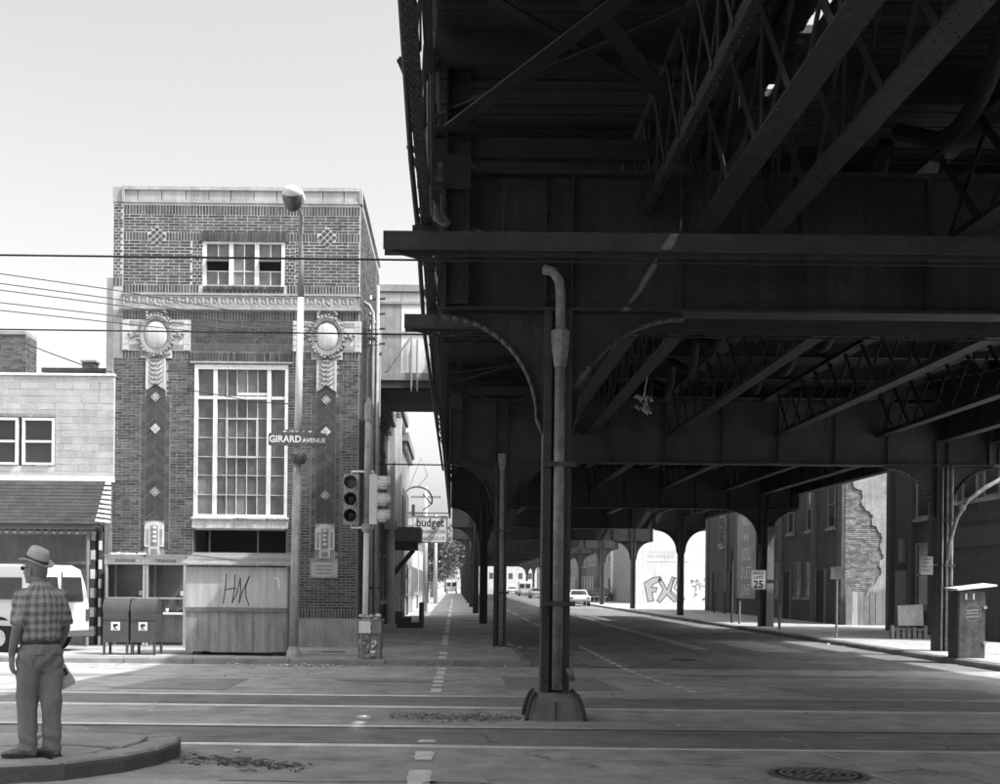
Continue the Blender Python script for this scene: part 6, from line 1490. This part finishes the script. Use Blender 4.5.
# speed limit sign on the third right-hand column
ysp = 52 - .35; c = P(758.5, 580, ysp)
t = thing('speed_limit_sign', 'white speed limit 25 sign fixed to a right-hand pillar', 'sign', (c.x, ysp, c.z))
MB().box(-.31, .31, .0, .014, -.41, .41).build('plate', 'letter_white', t); m = MB()
for a, b, c_, d in ((-.29, .29, .385, .395), (-.29, .29, -.395, -.385), (-.29, -.28, -.385, .385), (.28, .29, -.385, .385)): m.box(a, b, -.003, .0, c_, d)
m.build('border', 'letter_black', t); text('lettering', 'SPEED', .18, 'letter_black', t, (0, -.003, .28)); text('lettering', 'LIMIT', .18, 'letter_black', t, (0, -.003, .1)); text('numeral', '25', .42, 'letter_black', t, (0, -.003, -.19), bold=.008)
MB().box(-.03, .03, .015, .16, -.3, .3).build('mounting_bar', 'iron_rim', t)
# pale plank strapped to that pillar
t = thing('plank', 'pale plank leaning upright against the speed sign pillar', 'plank', (13.05, 51.7, SW)); MB().hexa([(-.02, -.03, 0), (.3, -.03, 0), (.3, .02, 0), (-.02, .02, 0), (.02, .0, 4.2), (.28, .0, 4.2), (.28, .05, 4.2), (.02, .05, 4.2)]).build('board', 'wall_mid', t); MB().box(-.03, .31, -.04, -.031, 1.9, 1.98).build('strap', 'iron_rim', t)
# kiosk with slanted top
yk = 29.6; xk0, xk1 = P(958, 640, yk).x, P(985, 640, yk).x; 
t = thing('street_kiosk', 'dark closed kiosk box with sloping lid coloured sunlit white on the right corner', 'kiosk', (xk0, yk, SW)); w_ = xk1 - xk0
MB().box(.03, w_, .0, .6, .0, 1.62).build('body', 'cabinet', t); MB().box(.0, .029, .012, .588, .0, 1.58).build('side_panel', 'trim_dark', t)
MB().hexa([(-.06, -.1, 1.63), (w_ + .24, -.1, 1.74), (w_ + .24, .68, 1.78), (-.06, .68, 1.66), (-.06, -.1, 1.67), (w_ + .24, -.1, 1.78), (w_ + .24, .68, 1.82), (-.06, .68, 1.70)]).build('lid', 'sheet_white', t)  # lid whitened and left side darkened, sunlight and shade put into their colours
for z in (.35, 1.2): MB().box(w_ - .05, w_ + .03, -.03, -.001, z, z + .07).build('hinge', 'sheet_grey', t)
for x in (.16, .34): MB().box(x, x + .04, -.02, -.001, 1.42, 1.56).build('padlock', 'sheet_white', t)
m = MB()
for k in range(28):
    a0, a1 = 2 * math.pi * k / 28, 2 * math.pi * (k + 1) / 28; stroke(m, [(.34 + .2 * math.cos(a0), 1.1 + .2 * math.sin(a0)), (.34 + .2 * math.cos(a1), 1.1 + .2 * math.sin(a1))], .018, -.001, .004)
for z in (1.15, 1.08, 1.0): stroke(m, [(.2, z), (.48, z + .02)], .04, -.001, .004)
m.build('round_emblem', 'trim_mid', t)
# cable and conduits on the right-hand pillar, parking notice
t = thing('conduit_bundle', 'bundle of pale conduits running up the right corner pillar', 'conduit', (13.0, 32.72, 0))
for i, (x, r) in enumerate(((-.1, .03), (.02, .035), (.14, .05))): MB().tube([(x, 0, -.06), (x, 0, 4.84)], r, 8).build('conduit', 'downspout' if i else 'trim_mid', t, True)
for z in (1.6, 2.2, 3.4): MB().box(-.16, .22, -.06, .08, z, z + .05).build('strap', 'iron_rim', t)
t = thing('curved_conduit', 'pale curved conduit swinging down to the right corner pillar', 'conduit'); MB().tube([P(1010, 474, 32.4), P(985, 488, 32.4), P(968, 500, 32.4), P(957, 518, 32.4), P(949, 545, 32.5), P(948, 560, 32.6)], .055, 8).build('conduit', 'downspout', t, True); q = P(962, 508, 32.4); MB().ball(q, (.1, .1, .1), 8, 6).build('joint', 'downspout', t, True)
q = P(934.5, 565, 32.6); t = thing('parking_notice', 'small grey notice plate on the right corner pillar', 'notice', (q.x - .2, 32.6, q.z)); MB().box(-.16, .16, 0, .012, -.26, .22).build('plate', 'sheet_mid', t)
for k in range(4): MB().box(-.12, .12 - .05 * (k % 2), -.003, -.0005, .14 - k * .1, .17 - k * .1).build('notice_line', 'trim_dark', t)
MB().box(-.05, .3, .013, .05, -.02, .02).build('clip', 'iron_rim', t)
# board sign lying against the wall
t = thing('sign_board', 'faded board with dim lettering propped on a low stand by the dark wall', 'sign', (P(911, 620, 40.5).x, 40.5, SW)); b = MB().hexa([(-.42, 0, .45), (.42, 0, .45), (.42, .03, .45), (-.42, .03, .45), (-.36, .22, 1.1), (.46, .22, 1.15), (.46, .25, 1.15), (-.36, .25, 1.1)]); o = b.build('board', 'sheet_grey', t)
for k in range(7): MB().box(-.6 + k * .18, -.6 + k * .18 + .1, .1 + (k % 2) * .05, .3, 0, .45 - (k % 3) * .05).build('crate_slat', 'trim_mid', t)
MB().box(-.62, .62, .12, .16, .3, .36).build('crate_rail', 'trim_mid', t)
# ================================================================ cars down the road
def car(lb, x, y, rz, m, z=-.2, van=False, L=4.9):
    t = thing('parked_car' if not van else 'parked_truck', lb, 'car' if not van else 'truck', (x, y, z), rz, 'vehicles down the side road')
    if van: low = [(-2.4, .4), (-2.4, 2.1), (-2.2, 2.3), (.9, 2.3), (1.2, 2.1), (1.6, 1.25), (2.3, 1.1), (2.4, .4)]; 
    else: low = [(-2.45, .4), (-2.45, .75), (-2.3, .88), (-1.3, .92), (.75, .92), (2.2, .84), (2.42, .7), (2.42, .38)]
    b = MB().prism([(p[0], p[1]) for p in low][::-1], -.92, .92, 'y'); o = b.build('body', m, t); bv = o.modifiers.new('b', 'BEVEL'); bv.width = .07; bv.segments = 2; bv.limit_method = 'ANGLE'
    if not van:
        q = []
        for xx1, z1, ww in ((-1.55, .90, .82), (.95, .90, .82), (.25, 1.40, .64), (-1.05, 1.40, .64)): q.append((xx1, ww, z1))
        c = MB().add([(a, s * w__, z1) for s in (-1, 1) for a, w__, z1 in q], [(0, 1, 2, 3), (7, 6, 5, 4), (0, 4, 5, 1), (1, 5, 6, 2), (2, 6, 7, 3), (3, 7, 4, 0)]).build('cabin', m, t)
        MB().hexa([(-1.5, -.72, .97), (-1.5, .72, .97), (-1.4, .72, .97), (-1.4, -.72, .97), (-1.16, -.58, 1.33), (-1.16, .58, 1.33), (-1.1, .58, 1.33), (-1.1, -.58, 1.33)]).build('rear_window', 'glass_dark', c)
        for s in (-1, 1): MB().hexa([(-1.2, s * .80, .97), (.6, s * .80, .97), (.6, s * .83, .97), (-1.2, s * .83, .97), (-.95, s * .66, 1.34), (.2, s * .66, 1.34), (.2, s * .70, 1.34), (-.95, s * .70, 1.34)]).build('side_window', 'glass_dark', c)
    else:
        for s in (-1, 1): MB().box(-2.42, -2.4, s * .45 - .35, s * .45 + .35, 1.25, 1.9).build('rear_window', 'glass_dark', o)
    MB().box(-2.55, -2.4, -.93, .93, .42, .58).build('rear_bumper', 'chrome', t); MB().box(2.4, 2.53, -.93, .93, .42, .58).build('front_bumper', 'chrome', t)
    for s in (-1, 1):
        MB().box(-2.47, -2.43, s * .72 - .13, s * .72 + .13, .64, .78).build('tail_light', 'sheet_dark', t)
        for xx1 in (-1.5, 1.5):
            tw = MB().rings([((xx1, s * .72, .32), (.32, 0, 0), (0, 0, .32)), ((xx1, s * .935, .32), (.32, 0, 0), (0, 0, .32))], 18).build('tyre', 'tyre', t); MB().rings([((xx1, s * .9, .32), (.19, 0, 0), (0, 0, .19)), ((xx1, s * .945, .32), (.17, 0, 0), (0, 0, .17))], 14).build('rim', 'chrome', tw)
    return t
car('pale sedan seen from behind at the right kerb, just past the main pillar', 10.7, 108, R(90), 'car_light'); car('dark car parked in the lot behind the right pillars', 15.6, 131, R(75), 'car_dark', SW)
car('grey car parked farther along the right kerb', 10.9, 165, R(90), 'car_mid'); car('white box truck parked far along the right kerb', 11.0, 196, R(90), 'van_white', van=True); car('far pale car at the right kerb near the road end', 10.9, 236, R(90), 'car_light')
car('small white van at the far end of the left pavement line', -.6, 215, R(90), 'van_white', z=SW, van=True)
# ================================================================ left side beyond the brick building
LX = -2.55
def left_bld(lb, y0, y1, H, m, cor='trim_mid', depth=9, wz_=(1.0, 4.2), nw=None, fm='trim_mid'):
    t = thing('row_house', lb, 'building', (0, 0, 0), 0, 'buildings down the left side'); box('wall', m, t, LX - depth, LX, y0, y1 - .02, SW - .2, H); box('cornice', cor, t, LX - depth, LX + .3, y0 - .02, y1 - .04, H + .001, H + .4)
    for k in range(int((y1 - y0) / .9)): box('dentil', cor, t, LX + .001, LX + .2, y0 + .2 + k * .9, y0 + .5 + k * .9, H - .35, H)
    n = nw or int((y1 - y0) / 2.8)
    for k in range(n):
        a = y0 + .8 + k * 2.8
        for z in wz_: side_window(t, LX, a, a + 1.2, z, z + (2.0 if z > 2 else 1.6), s=1, fm=fm)
    d_ = box('door', 'trim_dark', t, LX + .001, LX + .05, y1 - 1.6, y1 - .6, SW, 2.4); return t
l1 = left_bld('dark low house wall just behind the brick building', 39.6, 46, 7.4, 'wall_dark'); l2 = left_bld('pale house with bracketed cornice past the footbridge', 46, 58, 8.9, 'wall_light'); l3 = left_bld('grey row house before the hanging sign', 58, 67, 8.3, 'wall_mid')
box('pilaster', 'wall_light', l2, LX + .002, LX + .25, 46.1, 46.7, SW, 8.5); box('pilaster', 'wall_light', l2, LX + .002, LX + .25, 51.6, 52.2, SW, 8.5)
left_bld('light low garage past the hanging sign', 72, 84, 4.6, 'wall_white', wz_=(1.0,)); left_bld('white row house farther down the left pavement', 86, 98, 6.2, 'wall_light'); left_bld('far pale row house on the left', 112, 128, 6.6, 'wall_white'); left_bld('farthest brick row house on the left', 150, 176, 6.5, 'brick_far')
# box canopy and steps
t = thing('door_canopy', 'dark boxy canopy on a slanting strut over a left doorway', 'canopy', (LX, 46.2, 0)); zc0, zc1 = P(405, 541, 46.2).z, P(405, 527, 46.2).z
MB().box(.02, 1.25, 0, 2.4, zc0, zc1).build('canopy_box', 'sheet_mid', t); MB().box(.02, 1.1, .1, 2.3, zc0 - .3, zc0 - .001).build('soffit', 'trim_dark', t)
for y in (.1, 2.2): MB().bar((.05, y, zc0 - 1.4), (.95, y, zc0 - .3), .09, .09).build('strut', 'trim_dark', t)
t = thing('door_steps', 'dark wooden steps with solid cheek under the canopy', 'steps', (LX, 46.0, SW))
for k in range(3): MB().box(.02, 1.2 - k * .32, .1, 1.9, k * .2, (k + 1) * .2 - .004).build('step', 'trim_dark', t)
MB().box(1.22, 1.36, 0, 2.0, 0, .95).build('cheek', 'trim_dark', t)
t = thing('entrance_column', 'pale column beside the canopy doorway', 'column', (LX + .2, 44.4, SW)); MB().tube([(0, 0, .2), (0, 0, 3.6)], [.2, .16], 12).build('shaft', 'wall_light', t, True); MB().box(-.25, .25, -.25, .25, 0, .2).build('plinth', 'wall_light', t); MB().box(-.24, .24, -.24, .24, 3.6, 3.8).build('capital', 'wall_light', t)
# hanging sign
ysn = 64.0; a, b = P(412.5, 516, ysn), P(447.5, 543, ysn)
t = thing('hanging_sign', 'white rectangular shop sign lettered budget, hung out over the left pavement', 'sign', ((a.x + b.x) / 2, ysn, (a.z + b.z) / 2)); w_ = b.x - a.x; h_ = a.z - b.z
MB().box(-w_ / 2, w_ / 2, -.06, .06, -h_ / 2, h_ / 2).build('panel', 'sheet_white', t); m = MB()
for q in ((-w_ / 2, w_ / 2, h_ / 2 - .05, h_ / 2), (-w_ / 2, w_ / 2, -h_ / 2, -h_ / 2 + .05), (-w_ / 2, -w_ / 2 + .05, -h_ / 2, h_ / 2), (w_ / 2 - .05, w_ / 2, -h_ / 2, h_ / 2)): m.box(q[0], q[1], -.075, .075, q[2], q[3])
m.build('frame', 'trim_mid', t)
text('lettering', 'budget', .62, 'letter_black', t, (.0, -.062, .34), bold=.010, sx=.84); text('lettering', 'TRANSMISSIONS', .27, 'letter_grey', t, (0, -.062, -.12), sx=.8, bold=.008); text('lettering', 'BRAKE CHECK UP', .23, 'letter_grey', t, (0, -.062, -.46), sx=.82, bold=.006)
MB().tube([(-w_ / 2 - .55, 0, h_ / 2 + .16), (w_ / 2 + .2, 0, h_ / 2 + .16)], .03, 6).build('support_arm', 'trim_dark', t); MB().box(-w_ / 2 - .05, -w_ / 2 + .12, -.03, .03, h_ / 2, h_ / 2 + .6).build('hanger', 'trim_dark', t)
# neon frame sign over it
c = P(417, 500, 61); t = thing('ring_sign', 'open ring-shaped metal sign skeleton above the budget sign', 'sign', tuple(c))
MB().tube([(.75 * math.cos(R(a_)), 0, .65 * math.sin(R(a_))) for a_ in range(-20, 221, 12)], .045, 6).build('ring', 'sheet_grey', t); MB().tube([(-.4, 0, .6), (.2, 0, 2.1), (.5, 0, 1.2), (.0, 0, .6)], .015, 6).build('lattice', 'sheet_grey', t); MB().tube([(-.75, 0, -.2), (-.75, 0, -3.2)], .05, 6).build('stem', 'sheet_grey', t); MB().tube([(.3, 0, .3), (.7, 0, -.2), (.3, 0, -.5)], .04, 6).build('arrow', 'sheet_grey', t)
MB().tube([(-.75, 0, -.2), (-1.2, 0, -.3)], .05, 6).build('wall_arm', 'sheet_grey', t)
for i, (x, y, h, lb) in enumerate(((LX + .75, 74, 7.5, 'nearer wooden utility pole on the left pavement'), (LX + .9, 104, 7.5, 'farther wooden utility pole on the left pavement'))):
    t = thing('utility_pole', lb, 'pole', (x, y, SW)); MB().tube([(0, 0, 0), (0, 0, h)], [.16, .11], 10).build('shaft', 'wall_light', t, True); MB().box(-.9, .9, -.05, .05, h - .7, h - .58).build('cross_arm', 'trim_mid', t)
# trees down the left pavement
def tree(lb, x, y, h, r, n, seed):
    rnd = random.Random(seed); t = thing('street_tree', lb, 'tree', (x, y, SW), 0, 'trees down the left side'); tk = MB()
    tk.tube([(0, 0, -.05), (.05, 0, h * .3), (-.05, .1, h * .55), (.05, 0, h * .85)], [.2, .15, .11, .03], 8); cl = []
    for i in range(9):
        a = rnd.uniform(0, 6.28); z0 = h * rnd.uniform(.32, .6); e = Vector((math.cos(a) * r * rnd.uniform(.4, .85), math.sin(a) * r * rnd.uniform(.4, .85), z0 + h * rnd.uniform(.12, .32)))
        tk.tube([(0, 0, z0), (e.x * .5, e.y * .5, z0 + (e.z - z0) * .6), tuple(e)], [.07, .05, .015], 6); cl.append(e)
    tk.build('trunk', 'bark', t, True)
    for i in range(26):
        a = rnd.uniform(0, 6.28); q = rnd.random() ** .5; z = rnd.uniform(.38, .98); w = math.sin(min(1, (z - .3) / .7) * math.pi) ** .6; cl.append(Vector((math.cos(a) * r * q * w, math.sin(a) * r * q * w, z * h)))
    lf_ = MB()
    for i in range(n):
        c = rnd.choice(cl); s = r * .26; p = c + Vector((rnd.gauss(0, s), rnd.gauss(0, s), rnd.gauss(0, s * .8))); sz = rnd.uniform(.09, .2)
        a = Vector((rnd.gauss(0, 1), rnd.gauss(0, 1), rnd.gauss(0, .6))).normalized() * sz; b = a.cross(Vector((rnd.gauss(0, 1), rnd.gauss(0, 1), rnd.gauss(0, 1))).normalized()) * .6
        lf_.add([p - a, p + b, p + a, p - b], [(0, 1, 2, 3)])
    tag(lf_.build('crown', 'leaf', t), kind='stuff'); return t
tree('leafy street tree leaning over the left pavement behind the budget sign', -2.5, 108, 6.6, 2.3, 8000, 3); tree('second leafy street tree farther along the left pavement', -3.0, 134, 6.8, 2.5, 6000, 5); tree('third street tree near the far end of the left pavement', -3.0, 178, 8, 3.0, 5000, 8); tree('small far tree at the very end of the left pavement', -2.0, 250, 9, 3.5, 4000, 9)
t = thing('end_building', 'distant pale building closing the far end of the road', 'building'); box('wall', 'wall_light', t, -30, 40, 420, 432, -.3, 9); box('cornice', 'trim_mid', t, -30, 40, 419.6, 432, 9.001, 9.5)
for k in range(20): box('window', 'glass_dark', t, -28 + k * 3.3, -26.6 + k * 3.3, 419.96, 419.999, 3.5, 5.5)
# ================================================================ houses added out of frame on the right to darken the crossing
for i, (x0, x1, y0, y1, H, m, lb) in enumerate(((16.8, 34, -26, -1.6, 12.5, 'brick_far', 'tall brick corner building added out of frame to block light, behind right'), (27.5, 60, 32.5, 38.2, 9, 'wall_mid', 'grey building on the crossing street added out of frame to block light, far right'))):
    t = thing('light_blocker_building', lb, 'building'); box('wall', m, t, x0, x1, y0, y1, -.3, H); box('cornice', 'trim_mid', t, x0 - .3, x1 + .3, y0 - .3, y1 + .3, H + .001, H + .5)
    for k in range(int((x1 - x0) / 3) - 1):
        for z in (1.0, 4.4, 7.6):
            if z + 2 > H: continue
            yw = y1 if i == 0 else y0; s_ = 1 if i == 0 else -1; o = box('window', 'glass_dark', t, x0 + 1 + k * 3, x0 + 2.4 + k * 3, min(yw, yw + s_ * .03), max(yw, yw + s_ * .03), z, z + 1.9); box('sill', 'stone', o, x0 + .9 + k * 3, x0 + 2.5 + k * 3, min(yw + s_ * .031, yw + s_ * .12), max(yw + s_ * .031, yw + s_ * .12), z - .12, z)

# ================================================================ summer haze over the street
m = bpy.data.materials.new('haze'); m.use_nodes = True; n = m.node_tree.nodes; n.clear(); o_ = n.new('ShaderNodeOutputMaterial'); v_ = n.new('ShaderNodeVolumePrincipled')
v_.inputs['Color'].default_value = (.9, .9, .9, 1); v_.inputs['Density'].default_value = .0005; v_.inputs['Anisotropy'].default_value = .2; m.node_tree.links.new(v_.outputs[0], o_.inputs['Volume']); MT['haze'] = m
hz_ = box('haze', 'haze', None, -300, 300, -70, 600, -1.6, 14.5); tag(hz_, 'thin pale summer haze filling the street', 'haze', kind='stuff')
